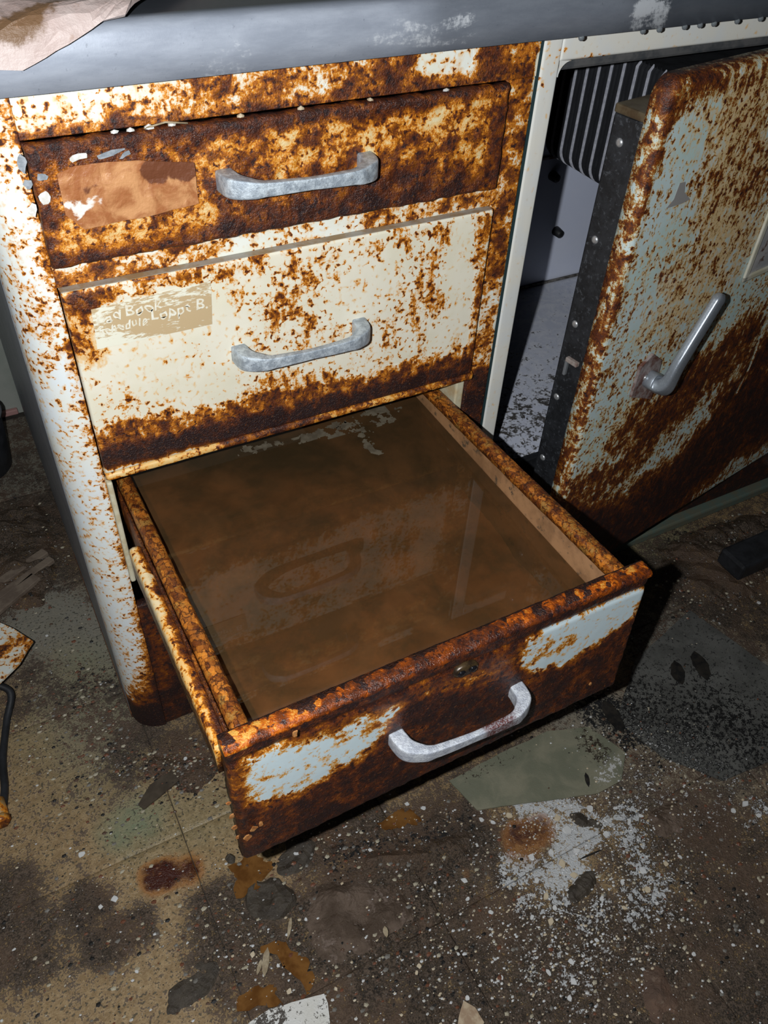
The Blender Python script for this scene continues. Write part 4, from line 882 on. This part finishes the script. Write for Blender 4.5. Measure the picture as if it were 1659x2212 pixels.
# lever handle: base plate, elbow and long lever
def dpt(q, n_):
    r_ = ray(q); P0 = PF + dN * n_; X = CAM + r_ * ((P0 - CAM) @ dN / (r_ @ dN)); return X
bpz = [dpt(q, 0) for q in ((1407, 762), (1425, 775), (1400, 858), (1358, 855), (1378, 790))]
bq = [((p - PF) @ dU, p[2]) for p in bpz]
hb = sheet('handle', bq, 0, .004, simple('rusty_plate', (.12, .045, .03), .55, col2=(.30, .26, .25), sc=60, bump=.5), door, .005, .001, 3, 60, .0006, None, lambda V: PF + np.outer(V[:, 0], dU) + np.outer(V[:, 2], dN) + np.outer(V[:, 1], [0, 0, 1]))
hb['label'] = 'pitted chrome lever handle on a rusted plate'
lev = smooth_path([dpt((1408, 822), -.001), dpt((1416, 826), .012), dpt((1430, 834), .024), dpt((1446, 822), .031), dpt((1468, 784), .033), dpt((1512, 712), .033), dpt((1560, 634), .033)], 60)
nl = len(lev)
def lp_(i):
    s_ = i / (nl - 1); a = np.interp(s_, [0, .12, .28, .42, .5, .97, 1], [.021, .020, .0175, .0125, .0108, .0098, .005]); b = np.interp(s_, [0, .2, .42, .55, .97, 1], [.013, .012, .009, .0065, .006, .003]); return sup(b, a, 20, 4)
sweep('lever', lev, lp_, M_CHROME, hb, up=dU * .82 + np.array([0, 0, -.57]))
c0 = dpt((1393, 815), .004); sweep('rivet', [c0, c0 + dN * .003, c0 + dN * .004], lambda i: circ((.005, .0046, .002)[i], 12), M_RIVET, hb)
# scraped patch on the door
c1 = [((ondoor(q) - PF) @ dU, ondoor(q)[2]) for q in ((1468, 395), (1480, 392), (1478, 415), (1490, 430), (1470, 440), (1445, 448), (1438, 450), (1455, 430))]
sheet('scrape', c1, 0, .0003, simple('grey_scrape', (.28, .27, .26), .6), door, .004, 0, 2, 50, .0006, None, lambda V: PF + np.outer(V[:, 0], dU) + np.outer(V[:, 2] + .0003, dN) + np.outer(V[:, 1], [0, 0, 1]))

# ------------------------------------------------------------------ things on the floor
def fpoly(pix, z=0.0): return [tuple(fl(q, z)[:2]) for q in pix]
def tile_mat(name, c1, c2, c3, sp=None):
    t = NT(name); P = t.coord(); n = t.noise(P, 22, 4, .6, .4); n2 = t.noise(P, 150, 5, .7); n3 = t.noise(P, 500, 2, .6); R, G, B, A = t.attr('m')
    c = t.mix(t.ss(n, .36, .64), c1, c2); c = t.mix(t.ss(t.add(R, t.c0(n2, 1.3), t.c0(n3, .5)), .48, .60), c, c3)
    if sp: c = t.mix(t.ss(t.add(G, t.c0(n2, 1.3), t.c0(n3, .6)), .48, .58), c, sp)
    return t.done(t.bsdf(Base__Color=c, Roughness=t.lin(n2, .3, .7, .25, .5), Normal=t.bump(t.add(n2, n3), .3, .001)))
M_T1 = tile_mat('grey_green_tile', (.165, .17, .12), (.235, .225, .16), (.035, .026, .018), (.5, .5, .48))
M_T2 = tile_mat('slate_tile', (.085, .085, .078), (.125, .125, .115), (.010, .010, .010), (.30, .30, .29))
M_T3 = tile_mat('white_flaked_tile', (.62, .61, .56), (.70, .70, .68), (.045, .035, .025))
z0 = lambda q: fl(q, 0.004)
o = sheet('vinyl_tile', fpoly(((970, 1690), (1030, 1753), (1150, 1737), (1290, 1718), (1340, 1690), (1350, 1630), (1270, 1575), (1180, 1585), (1080, 1632))), 0.0030, 0.0022, M_T1, None, .008, .0015, 2, 10, .0015,
          lambda V: paint(V, (.22, 0, 0, 0), [(0, .55, .02, .7, [(1270, 1600), (1300, 1640)]), (1, .5, .02, .8, [(1290, 1690), (1330, 1650)]), (0, .45, .012, .8, [(1130, 1620), (1010, 1680)])], z0, seed=2))
tag(o, 'loose grey green vinyl tile lying under the open drawer front', 'tile')
o = sheet('vinyl_tile', fpoly(((1488, 1322), (1590, 1395), (1720, 1490), (1680, 1640), (1560, 1690), (1430, 1640), (1330, 1560), (1370, 1430))), 0.0028, 0.0022, M_T2, None, .010, .0012, 5, 9, .0015,
          lambda V: paint(V, (.40, .25, 0, 0), [(0, .56, .075, .9, [(1330, 1540), (1380, 1560), (1480, 1600), (1560, 1560)]), (1, .40, .05, .8, [(1500, 1640), (1400, 1600)])], z0, seed=6))
tag(o, 'loose slate grey tile with black mould to the right of the drawer', 'tile')
o = sheet('vinyl_tile', fpoly(((540, 2212), (585, 2182), (700, 2150), (708, 2170), (716, 2260), (600, 2300), (500, 2260))), 0.0028, 0.0025, M_T3, None, .006, .001, 7, 14, .0016,
          lambda V: paint(V, (.40, 0, 0, 0), [(0, .6, .012, .7, [(560, 2205), (600, 2200)])], z0, seed=7))
tag(o, 'white flaking tile corner at the bottom edge of the floor', 'tile')
o = sheet('tile_shard', fpoly(((1000, 2165), (1025, 2180), (1045, 2212), (1030, 2240), (985, 2240), (990, 2200))), 0.003, 0.003, simple('buff_shard', (.46, .36, .24), .6, col2=(.30, .2, .12), sc=90), None, .004, .001, 9, 30, .001)
tag(o, 'small buff tile shard at the bottom edge of the floor', 'shard')
o = sheet('tile_shard', fpoly(((300, 1742), (325, 1700), (372, 1668), (388, 1690), (340, 1730), (312, 1752))), 0.003, 0.0025, simple('dark_brown_shard', (.05, .038, .026), .45, col2=(.075, .058, .04), sc=60), None, .005, .001, 9, 30, .0008)
tag(o, 'dark brown rectangular shard on the floor left of the drawer', 'shard')

# round dark mud pads
M_MUD = simple('dark_wet_mud', (.045, .035, .025), .42, col2=(.07, .056, .040), sc=60, c3=(.085, .07, .055), bump=.9, bsc=330, bd=.002)
pads = []
for (q, rx, ry, rot, lab) in (((638, 1852), .030, .022, .2, 'oval dark mud pad with a white flake on it by the drawer corner'), ((582, 1942), .030, .030, .9, 'largest round dark mud pad beside the orange wet tile'), ((420, 2128), .036, .022, .3, 'round dark mud pad above the white tile corner'),
                              ((1256, 1915), .026, .016, .2, 'dark mud pad in the middle of the white flaked floor'), ((1268, 1775), .012, .026, .6, 'long dark mud pad at the edge of the white flakes'), ((497, 1855), .008, .012, .3, 'small wet dark pebble of mud left of the drawer corner')):
    c0 = fl(q); pts = []
    for a in np.arange(26) / 26 * 6.283:
        r_ = 1 + .10 * math.sin(2 * a + rot * 5) + .06 * math.sin(5 * a + rot * 9)
        x_, y_ = rx * r_ * math.cos(a), ry * r_ * math.sin(a); pts.append((c0[0] + x_ * math.cos(rot) - y_ * math.sin(rot), c0[1] + x_ * math.sin(rot) + y_ * math.cos(rot)))
    pads.append((pts, lab))
# rusty puddles
t = NT('orange_puddle'); P = t.coord(); n = t.noise(P, 40, 4, .6, .4)
M_PUD = t.done(t.bsdf(Base__Color=t.mix(t.ss(n, .35, .65), (.11, .045, .012), (.20, .092, .026)), Roughness=.06, Specular__IOR__Level=.5))
for q, lab in ((((560, 1845), (600, 1880), (578, 1890), (545, 1930), (500, 1935), (505, 1880), (530, 1860)), 'orange rusty puddle at the foot of the drawer corner'),
               (((575, 2030), (640, 2045), (680, 2120), (690, 2150), (640, 2140), (610, 2095), (565, 2050)), 'orange rusty puddle near the white tile corner'),
               (((530, 2140), (560, 2115), (630, 2140), (600, 2165), (545, 2185), (525, 2170)), 'small orange puddle touching the white tile corner'),
               (((830, 1770), (900, 1740), (920, 1765), (860, 1800), (820, 1800)), 'thin rusty puddle under the drawer front')):
    o = sheet('rust_puddle', fpoly(q), .0022, .0006, M_PUD, None, .003, 0, int(q[0][0]), 30, .022, soft=2); tag(o, lab, 'puddle', 'rusty puddles on the floor')

# mounds of wet fibre and dirt
def mound(pix, h, mat, lab, seed, scale=22, wid=.045, name='dirt_mound', pts=None, rag=.014, nz_=.010):
    pts = fpoly(pix) if pts is None else pts
    o = sheet(name, pts, -.0040, .0008, mat, None, .005, 0, seed, 30, rag, lambda V: np.tile([.85, .12, 0, 0], (len(V), 1)), soft=2)
    a2 = o.data.attributes.new('m2', 'FLOAT_COLOR', 'POINT'); a2.data.foreach_set('color', np.tile(np.array([0, 0, .36, .6], np.float32), len(o.data.vertices)))
    me = o.data; co = np.array([v.co[:] for v in me.vertices]); n = len(co) // 2
    D = seg_dist(co[:, :2], [np.array(p) for p in pts + [pts[0]]])
    f = sstep(D, 0, wid) * (0.45 + 0.9 * np.clip(fbm(co * [1, 1, 0], scale, seed, 4) * 2 + .4, 0, 1)) * (h + .006) + np.clip(fbm(co * [1, 1, 0], 60, seed + 4, 4), -.3, .3) * nz_ * sstep(D, 0, .01)
    co[:n, 2] += f[:n]; me.vertices.foreach_set('co', co.ravel()); me.update()
    if name == 'dirt_mound': tag(o, lab, 'dirt', 'mounds of wet dirt', 'stuff')
    else: tag(o, lab, 'mud', 'round mud pads on the floor')
    return o
M_FIB = simple('wet_brown_fibre', (.075, .048, .030), .5, col2=(.15, .105, .075), sc=26, c3=(.19, .14, .11), bump=1.0, bsc=160, bd=.004)
M_DRT0 = simple('wet_black_dirt', (.024, .017, .012), .45, col2=(.05, .036, .026), sc=50, c3=(.085, .055, .036), bump=1.0, bsc=240, bd=.003)
M_FELT = simple('pinkish_wet_felt', (.16, .095, .062), .6, col2=(.105, .065, .045), sc=30, c3=(.20, .14, .10), bump=.9, bsc=260, bd=.003)
M_DRT = M_FLOOR
mound(((705, 1890), (730, 1840), (800, 1815), (900, 1805), (1020, 1770), (1060, 1800), (1020, 1880), (900, 1900), (780, 1905)), .012, M_DRT, 'low mound of black wet dirt in front of the drawer', 3)
mound(((650, 1900), (720, 1885), (800, 1885), (900, 1910), (930, 1990), (850, 2060), (760, 2110), (690, 2150), (660, 2080), (640, 1990)), .012, M_FIB, 'clump of pale brown wet fibre in front of the drawer', 5)
for i_, (pts_, lab_) in enumerate(pads):
    c_ = np.mean(pts_, 0); mound(None, .0035, M_MUD, lab_, 20 + i_, 40, .010, 'mud_pad', [tuple(c_ + (np.array(p_) - c_) * 1.12) for p_ in pts_], .003, .002)
mound(((1370, 2080), (1420, 2050), (1470, 2080), (1490, 2212), (1400, 2240), (1360, 2150)), .008, M_FELT, 'pinkish felt clump near the bottom right of the floor', 7)
mound(((1575, 1930), (1620, 1915), (1665, 1950), (1650, 1990), (1600, 1980)), .006, M_FELT, 'small pinkish felt clump at the right edge of the floor', 8)
mound(((1375, 1750), (1440, 1700), (1490, 1720), (1500, 1800), (1450, 1850), (1390, 1810)), .006, M_FIB, 'flat clump of brown fibre beside the white flakes', 9)
mound(((-60, 1120), (40, 1080), (110, 1085), (135, 1150), (140, 1230), (110, 1320), (20, 1330), (-80, 1300)), .016, M_DRT, 'mound of dark litter behind the wooden laths', 11)
mound(((1390, 1180), (1480, 1140), (1580, 1110), (1720, 1080), (1720, 1240), (1600, 1330), (1480, 1300), (1420, 1240)), .010, M_DRT, 'mound of black rubble under the refrigerator door', 12, 40)
mound(((280, 1640), (360, 1600), (480, 1610), (500, 1690), (430, 1740), (330, 1720)), .005, M_DRT, 'thin spread of black dirt beside the cabinet foot', 13)

# white paint flakes: the large ones one by one, the crumbs as stuff
M_CH = [simple('white_chip', (.66, .68, .70), .5, col2=(.55, .54, .50), sc=200), simple('cream_chip', (.62, .54, .40), .5, col2=(.5, .4, .26), sc=200)]
def chip_mesh(seed, k=7):
    r_ = random.Random(seed); pts = [(math.cos(a) * r_.uniform(.55, 1.15), math.sin(a) * r_.uniform(.45, 1.0)) for a in np.arange(k) / k * 6.283]
    V = [(x, y, r_.uniform(0, .12)) for x, y in pts] + [(x * .9, y * .9, .22 + r_.uniform(0, .25)) for x, y in pts]
    return V, [tuple(range(k, 2 * k))] + [(i, (i + 1) % k, k + (i + 1) % k, k + i) for i in range(k)] + [tuple(range(k))[::-1]]
chips = []
for i in range(6):
    V, Fc = chip_mesh(i + 40)
    for mt in M_CH:
        me = bpy.data.meshes.new('paint_flake'); me.from_pydata(V, [], Fc); me.materials.append(mt); chips.append(me)
big = [((640, 1843), 11), ((246, 1940), 10), ((217, 1958), 7), ((175, 1843), 12), ((400, 1637), 9), ((310, 1730), 9), ((1003, 1900), 10), ((1010, 1940), 9), ((1060, 1970), 9), ((1090, 1885), 10), ((1150, 1850), 12), ((880, 1735), 8), ((915, 1745), 10), ((800, 1835), 7), ((865, 1968), 12), ((720, 1915), 7), ((718, 1930), 6), ((1040, 1770), 10), ((1065, 1775), 9),
       ((1100, 1760), 11), ((1205, 1765), 13), ((1226, 1792), 16), ((1245, 1835), 14), ((1190, 1840), 12), ((1310, 1800), 10), ((1215, 1865), 14), ((1240, 1890), 13), ((1160, 1900), 12), ((1180, 1935), 12), ((1200, 1960), 10), ((1190, 1990), 12), ((1150, 1980), 8), ((1235, 2075), 10), ((1240, 2120), 10), ((1230, 2155), 9), ((1185, 2100), 12), ((1300, 1940), 11), ((1345, 1905), 9), ((1390, 1880), 12), ((1440, 1865), 9), ((1470, 1850), 8), ((1400, 1920), 10), ((1420, 1950), 8), ((1350, 1960), 9), ((1290, 2030), 7), ((1085, 2110), 7), ((1010, 2155), 7), ((900, 2100), 6), ((905, 2085), 7), ((990, 2060), 6), ((725, 2135), 6), ((1585, 2040), 6), ((1640, 2010), 6), ((1610, 1735), 14), ((1640, 1760), 10), ((1585, 1750), 9), ((1655, 1745), 9), ((1360, 1775), 9), ((1385, 1760), 10), ((1330, 1745), 10), ((1275, 1745), 12), ((1640, 1300), 10), ((1590, 1315), 7), ((1555, 1345), 6), ((1470, 1275), 6), ((1480, 1240), 6), ((1610, 1130), 9), ((1620, 1195), 9), ((1590, 1180), 8), ((1630, 1205), 7), ((1485, 1172), 6), ((100, 1372), 6), ((545, 2060), 9), ((600, 2085), 6), ((625, 2140), 8), ((660, 1985), 6), ((760, 1960), 6), ((850, 1850), 6), ((940, 1905), 6), ((1560, 2140), 6), ((1500, 2060), 6), ((1330, 2190), 6), ((30, 2050), 7), ((295, 2098), 6)]
for q, r in big:
    c0 = fl(q, .0045); r_m = r * 0.00052
    o = bpy.data.objects.new('paint_flake', chips[rng.integers(0, len(chips)) // 2 * 2 + (0 if rng.random() < .78 else 1)])
    o.location = (c0[0], c0[1], .0026); o.scale = (r_m, r_m * rng.uniform(.6, 1.1), r_m * .4); o.rotation_euler = (0, 0, rng.uniform(0, 6.28)); link(o)
    cn = 'cream' if 'cream' in o.data.materials[0].name else 'white'
    where = 'on the tan floor at the lower left' if q[0] < 520 else 'on the rubble under the refrigerator door' if q[1] < 1420 else 'within the white flaked patch before the grey green tile' if 1040 < q[0] < 1480 and 1700 < q[1] < 2040 else 'near the right edge of the floor' if q[0] > 1480 else 'on the dark dirt below the open drawer'
    sz = 'large' if r >= 12 else 'small' if r <= 7 else 'middling'
    tag(o, sz + ' ' + cn + ' paint flake ' + where, 'flake', 'paint flakes on the floor')
def crumbs(name, regions, mats, lab, rmin, rmax, seed):
    rg = np.random.default_rng(seed); Vs_, Fs_, mi = [], [], []
    for (cx, cy, sx, sy, n, z_) in regions:
        for _ in range(n):
            q = (rg.normal(cx, sx), rg.normal(cy, sy)); c0 = fl(q)
            if c0[1] > -.02 and -.05 < c0[0] < 1.1: continue
            r_ = rmin + (rmax - rmin) * rg.random() ** 2.5; a = rg.uniform(0, 6.28); k = 5; b = len(Vs_)
            hh = z_ + r_ * rg.uniform(.25, .6)
            for j in range(k):
                th = a + j * 6.283 / k; rr_ = r_ * rg.uniform(.6, 1.15); Vs_.append((c0[0] + rr_ * math.cos(th), c0[1] + .75 * rr_ * math.sin(th), z_))
            Vs_.append((c0[0], c0[1], hh)); Fs_ += [(b + j, b + (j + 1) % k, b + k) for j in range(k)]; mi += [int(rg.integers(0, len(mats)))] * k
    o = mesh_obj(name, Vs_, Fs_, None, None, False)
    for mt in mats: o.data.materials.append(mt)
    o.data.polygons.foreach_set('material_index', mi); tag(o, lab, 'crumbs', None, 'stuff'); return o
crumbs('paint_crumbs', [(1250, 1900, 130, 120, 1500, .002), (1150, 2080, 160, 90, 600, .002), (1450, 1950, 150, 140, 500, .002), (900, 2050, 220, 110, 420, .004), (300, 1950, 220, 160, 220, .002), (1400, 1690, 140, 60, 420, .005), (850, 1790, 130, 40, 160, .004), (1330, 1600, 80, 60, 120, .006), (550, 2080, 50, 60, 90, .002), (200, 1500, 120, 120, 70, .002), (1200, 1760, 90, 30, 300, .002)], [M_CH[0], M_CH[0], M_CH[1]], 'tiny white paint crumbs sprinkled over the floor', .0005, .0026, 3)
M_CR = [simple('crumb_black', (.012, .011, .010), .6), simple('crumb_brown', (.09, .05, .03), .6), simple('crumb_rust', (.16, .06, .03), .6), simple('crumb_grey', (.18, .17, .15), .6), simple('crumb_cream', (.42, .38, .28), .6)]
crumbs('rubble', [(1540, 1240, 70, 50, 700, .006), (1600, 1170, 60, 35, 420, .008), (1480, 1400, 110, 60, 350, .004), (1440, 1600, 110, 60, 500, .005), (60, 1180, 60, 70, 350, .010), (400, 1660, 90, 40, 500, .005), (180, 1500, 90, 110, 500, .002), (800, 1850, 130, 40, 300, .006), (1500, 1900, 130, 120, 300, .002), (1200, 2080, 260, 90, 400, .001), (850, 2000, 200, 130, 500, .003), (200, 2050, 200, 110, 350, .001), (500, 2020, 120, 110, 300, .001), (1550, 1650, 100, 120, 400, .002), (200, 1650, 130, 120, 500, .001)], M_CR, 'loose dark rubble and litter crumbs on the floor', .0008, .0042, 9)

# dark leaf blades and twigs
M_LEAF = simple('black_wet_leaf', (.010, .010, .010), .4, col2=(.025, .022, .018), sc=80); M_TWIG = simple('pale_twig', (.40, .33, .22), .7, col2=(.26, .2, .12), sc=120)
def blade(name, qa, qb, wpx, mat, lab, group, z=.007):
    a, b = fl(qa), fl(qb); d_ = (b - a)[:2]; L = np.linalg.norm(d_); d_ /= L; n_ = np.array([-d_[1], d_[0]]); w_ = wpx * .0006
    pts = [a[:2] + d_ * L * s + n_ * w_ * k for s, k in ((0, 0), (.2, .8), (.5, 1), (.8, .7), (1, 0), (.8, -.7), (.5, -1), (.2, -.8))]
    o = sheet(name, pts, z - .002, .0012, mat, None, .003, .0025, int(qa[0]), 30, min(.004, w_ * .35)); tag(o, lab, 'leaf' if 'leaf' in name else 'twig', group)
for qa, qb, w_, lab in (((1497, 1412), (1525, 1478), 20, 'broadest black leaf blade on the slate tile'), ((1450, 1432), (1470, 1486), 18, 'shorter black leaf blade beside the broadest one'), ((1300, 1520), (1345, 1590), 20, 'brownish black leaf blade right of the drawer corner'), ((1262, 1675), (1270, 1705), 5, 'thin black leaf sliver on the grey green tile')):
    blade('leaf_blade', qa, qb, w_, M_LEAF, lab, 'black leaf blades on the floor', .0085)
for qa, qb, w_, lab in (((578, 2050), (572, 2115), 7, 'short pale stick lying in the orange puddle'), ((630, 1985), (622, 2030), 4, 'thin pale twig below the largest mud pad'), ((565, 2075), (555, 2110), 4, 'second short pale stick beside the orange puddle'), ((830, 2010), (835, 2035), 5, 'yellowish splinter on the fibre clump'), ((1250, 1860), (1300, 1838), 2, 'thin dark twig over the white flakes')):
    blade('twig', qa, qb, w_, M_TWIG if 'dark' not in lab else M_LEAF, lab, 'twigs on the floor', .006 if 'fibre' not in lab else .016)

# wooden laths, metal scrap, cable, fitting and bucket at the far left
M_LATH = simple('weathered_lath', (.20, .155, .115), .8, col2=(.13, .095, .07), sc=40, bump=.6, bsc=200)
for (qa, qb, w_, lab) in (((-90, 1318), (98, 1190), .008, 'upper wooden lath on the litter behind the cabinet side'), ((-90, 1350), (112, 1206), .007, 'middle wooden lath on the litter behind the cabinet side'), ((-60, 1360), (78, 1244), .010, 'lowest wooden lath on the litter behind the cabinet side')):
    a, b = fl(qa, .015), fl(qb, .015); d_ = (b - a); d_ /= np.linalg.norm(d_); n_ = np.array([-d_[1], d_[0], 0])
    V = [p + n_ * s * w_ + np.array([0, 0, h]) for p in (a, a + (b - a) * .5, b) for s, h in ((-1, -.006), (1, -.006), (1, .002), (-1, .002))]
    Fl_ = [(i * 4 + j, i * 4 + (j + 1) % 4, i * 4 + 4 + (j + 1) % 4, i * 4 + 4 + j) for i in range(2) for j in range(4)] + [(3, 2, 1, 0), (8, 9, 10, 11)]
    o = mesh_obj('wooden_lath', V, Fl_, M_LATH, None, False); bevel_obj(o, .001); tag(o, lab, 'lath', 'wooden laths on the floor')
ms = rust_mat('rusted_white_scrap', (.70, .72, .66), wet=.3)
zs_ = .050
fsc = lambda V: paint(V, (.36, .1, 0, 0), [(0, .75, .010, .7, [(0, 1420), (35, 1385), (70, 1385)]), (0, .55, .01, .7, [(70, 1390), (40, 1440)])], lambda q: fl(q, zs_), seed=4)
o = sheet('metal_scrap', fpoly(((-90, 1330), (0, 1348), (32, 1362), (72, 1388), (42, 1436), (0, 1478), (-90, 1560)), zs_), 0.0, .004, ms, None, .006, 0, 3, 20, .0008, fsc, lambda V: np.c_[V[:, :2], V[:, 2] + zs_])
V = np.array([v.co[:] for v in o.data.vertices]); tag(o, 'bent rusted white metal scrap at the left edge', 'scrap')
c0 = fl((-40, 1440), 0)
for dx, dy in ((0, 0), (.02, .03)): box('scrap_foot', c0[0] - .012 + dx, c0[0] + .004 + dx, c0[1] - .01 + dy, c0[1] + .006 + dy, 0, zs_ + .001, ms, o, .002)
cab_p = smooth_path([fl((-30, 1475), .03), fl((22, 1495), .02), fl((14, 1560), .006), fl((6, 1640), .005), fl((10, 1700), .006), fl((6, 1745), .012)], 40)
o = sweep('cable', cab_p, lambda i: circ(.0052, 10), M_BLACK, None); tag(o, 'black cable hanging from the metal scrap along the left edge', 'cable')
fc_ = fl((2, 1760), .0); ft = empty('pipe_fitting', (fc_[0], fc_[1], 0)); tag(ft, 'small rusty pipe fitting on the floor at the left edge', 'fitting')
M_FIT = rust_mat('rusty_fitting', (.4, .25, .1), wet=.5, bias=.5)
sweep('body', [(fc_[0], fc_[1] - .014, .012), (fc_[0], fc_[1] + .014, .012)], lambda i: circ(.011, 14), M_FIT, ft)
sweep('collar', [(fc_[0], fc_[1] - .022, .013), (fc_[0], fc_[1] - .019, .013), (fc_[0], fc_[1] - .012, .013)], lambda i: circ((.011, .013, .013)[i], 6), M_FIT, ft)
# black bucket standing by the wall
bc = fl((-42, 1010), 0); bk = empty('bucket', (bc[0], bc[1], 0)); tag(bk, 'black plastic bucket behind the cabinet at the far left', 'bucket')
def lathe(name, c, pr, mat, parent, n=28):
    V = [(c[0] + r * math.cos(a), c[1] + r * math.sin(a), z) for r, z in pr for a in np.arange(n) / n * 6.283185]
    Fl_ = [(i * n + j, i * n + (j + 1) % n, (i + 1) * n + (j + 1) % n, (i + 1) * n + j) for i in range(len(pr) - 1) for j in range(n)]
    return mesh_obj(name, V, Fl_, mat, parent, True)
lathe('body', bc, [(.0005, .001), (.056, .001), (.058, .004), (.066, .12), (.062, .12), (.054, .008), (.0005, .008)], M_BLACK, bk)
lathe('rim', bc, [(.064, .118), (.069, .118), (.070, .124), (.066, .127), (.062, .124), (.064, .118)], simple('grey_bucket_rim', (.16, .165, .18), .4), bk)
# dark block and pipe stub at the right edge
bx_ = fl((1585, 1262), 0); bx2 = fl((1700, 1255), 0)
o = box('dark_block', bx_[0], bx_[0] + .16, bx_[1] - .004, bx_[1] + .05, .010, .045, M_BLACK, None, .005); tag(o, 'black plastic block lying on the rubble at the right edge', 'block')
pc = fl((1650, 1165), 0)
o = sweep('pipe_stub', [(pc[0] + .01, pc[1] - .012, 0.002), (pc[0] + .012, pc[1] - .010, .05), (pc[0] + .014, pc[1] - .006, .11)], lambda i: circ(.016, 16), simple('grey_green_pipe', (.12, .13, .10), .6, col2=(.16, .11, .04), sc=40), None, up=(0, 1, 0)); tag(o, 'grey green pipe stub rising from the rubble at the right edge', 'pipe')
# crumbs caught on the ledge of the top drawer
for q, r, mt in (((250, 303), .0042, M_FLAKE), ((285, 300), .005, M_FLAKE), ((325, 297), .006, M_FLAKE), ((372, 272), .0048, M_FLAKE), ((650, 229), .0052, M_CH[1]), ((520, 250), .005, M_CH[1]), ((965, 188), .0045, M_CH[0]), ((800, 212), .0042, M_CH[1])):
    c0 = at(q, 1, .004); o = blob('paint_chip', (c0[0], .004, D1[1] - .0004), r * .8, r * .45, r * .6, mt, None, int(q[0]), .5, 1); o.data.polygons.foreach_set('use_smooth', [False] * len(o.data.polygons))
    tag(o, {250: 'leftmost white paint chip on the ledge above the top drawer', 285: 'second white paint chip from the left on the top drawer ledge', 325: 'white paint chip just left of the twig on the top drawer ledge', 372: 'white paint chip at the right end of the ledge twig', 520: 'cream chip on the top drawer ledge right of the twig', 650: 'cream chip on the top drawer ledge above the pull', 800: 'cream chip on the top drawer ledge right of the pull', 965: 'rightmost pale chip on the ledge above the top drawer'}[q[0]], 'flake', 'chips on the top drawer ledge')
a = at((312, 280), 1, .002); b = at((322, 260), 1, .004)
o = sweep('twig', [(a[0], .003, D1[1] + .0006), (b[0] + .012, .001, D1[1] + .004), (b[0] + .03, .000, D1[1] + .0015)], lambda i: circ(.0008, 6), M_TWIG, None); tag(o, 'thin pale twig caught on the ledge above the top drawer', 'twig')
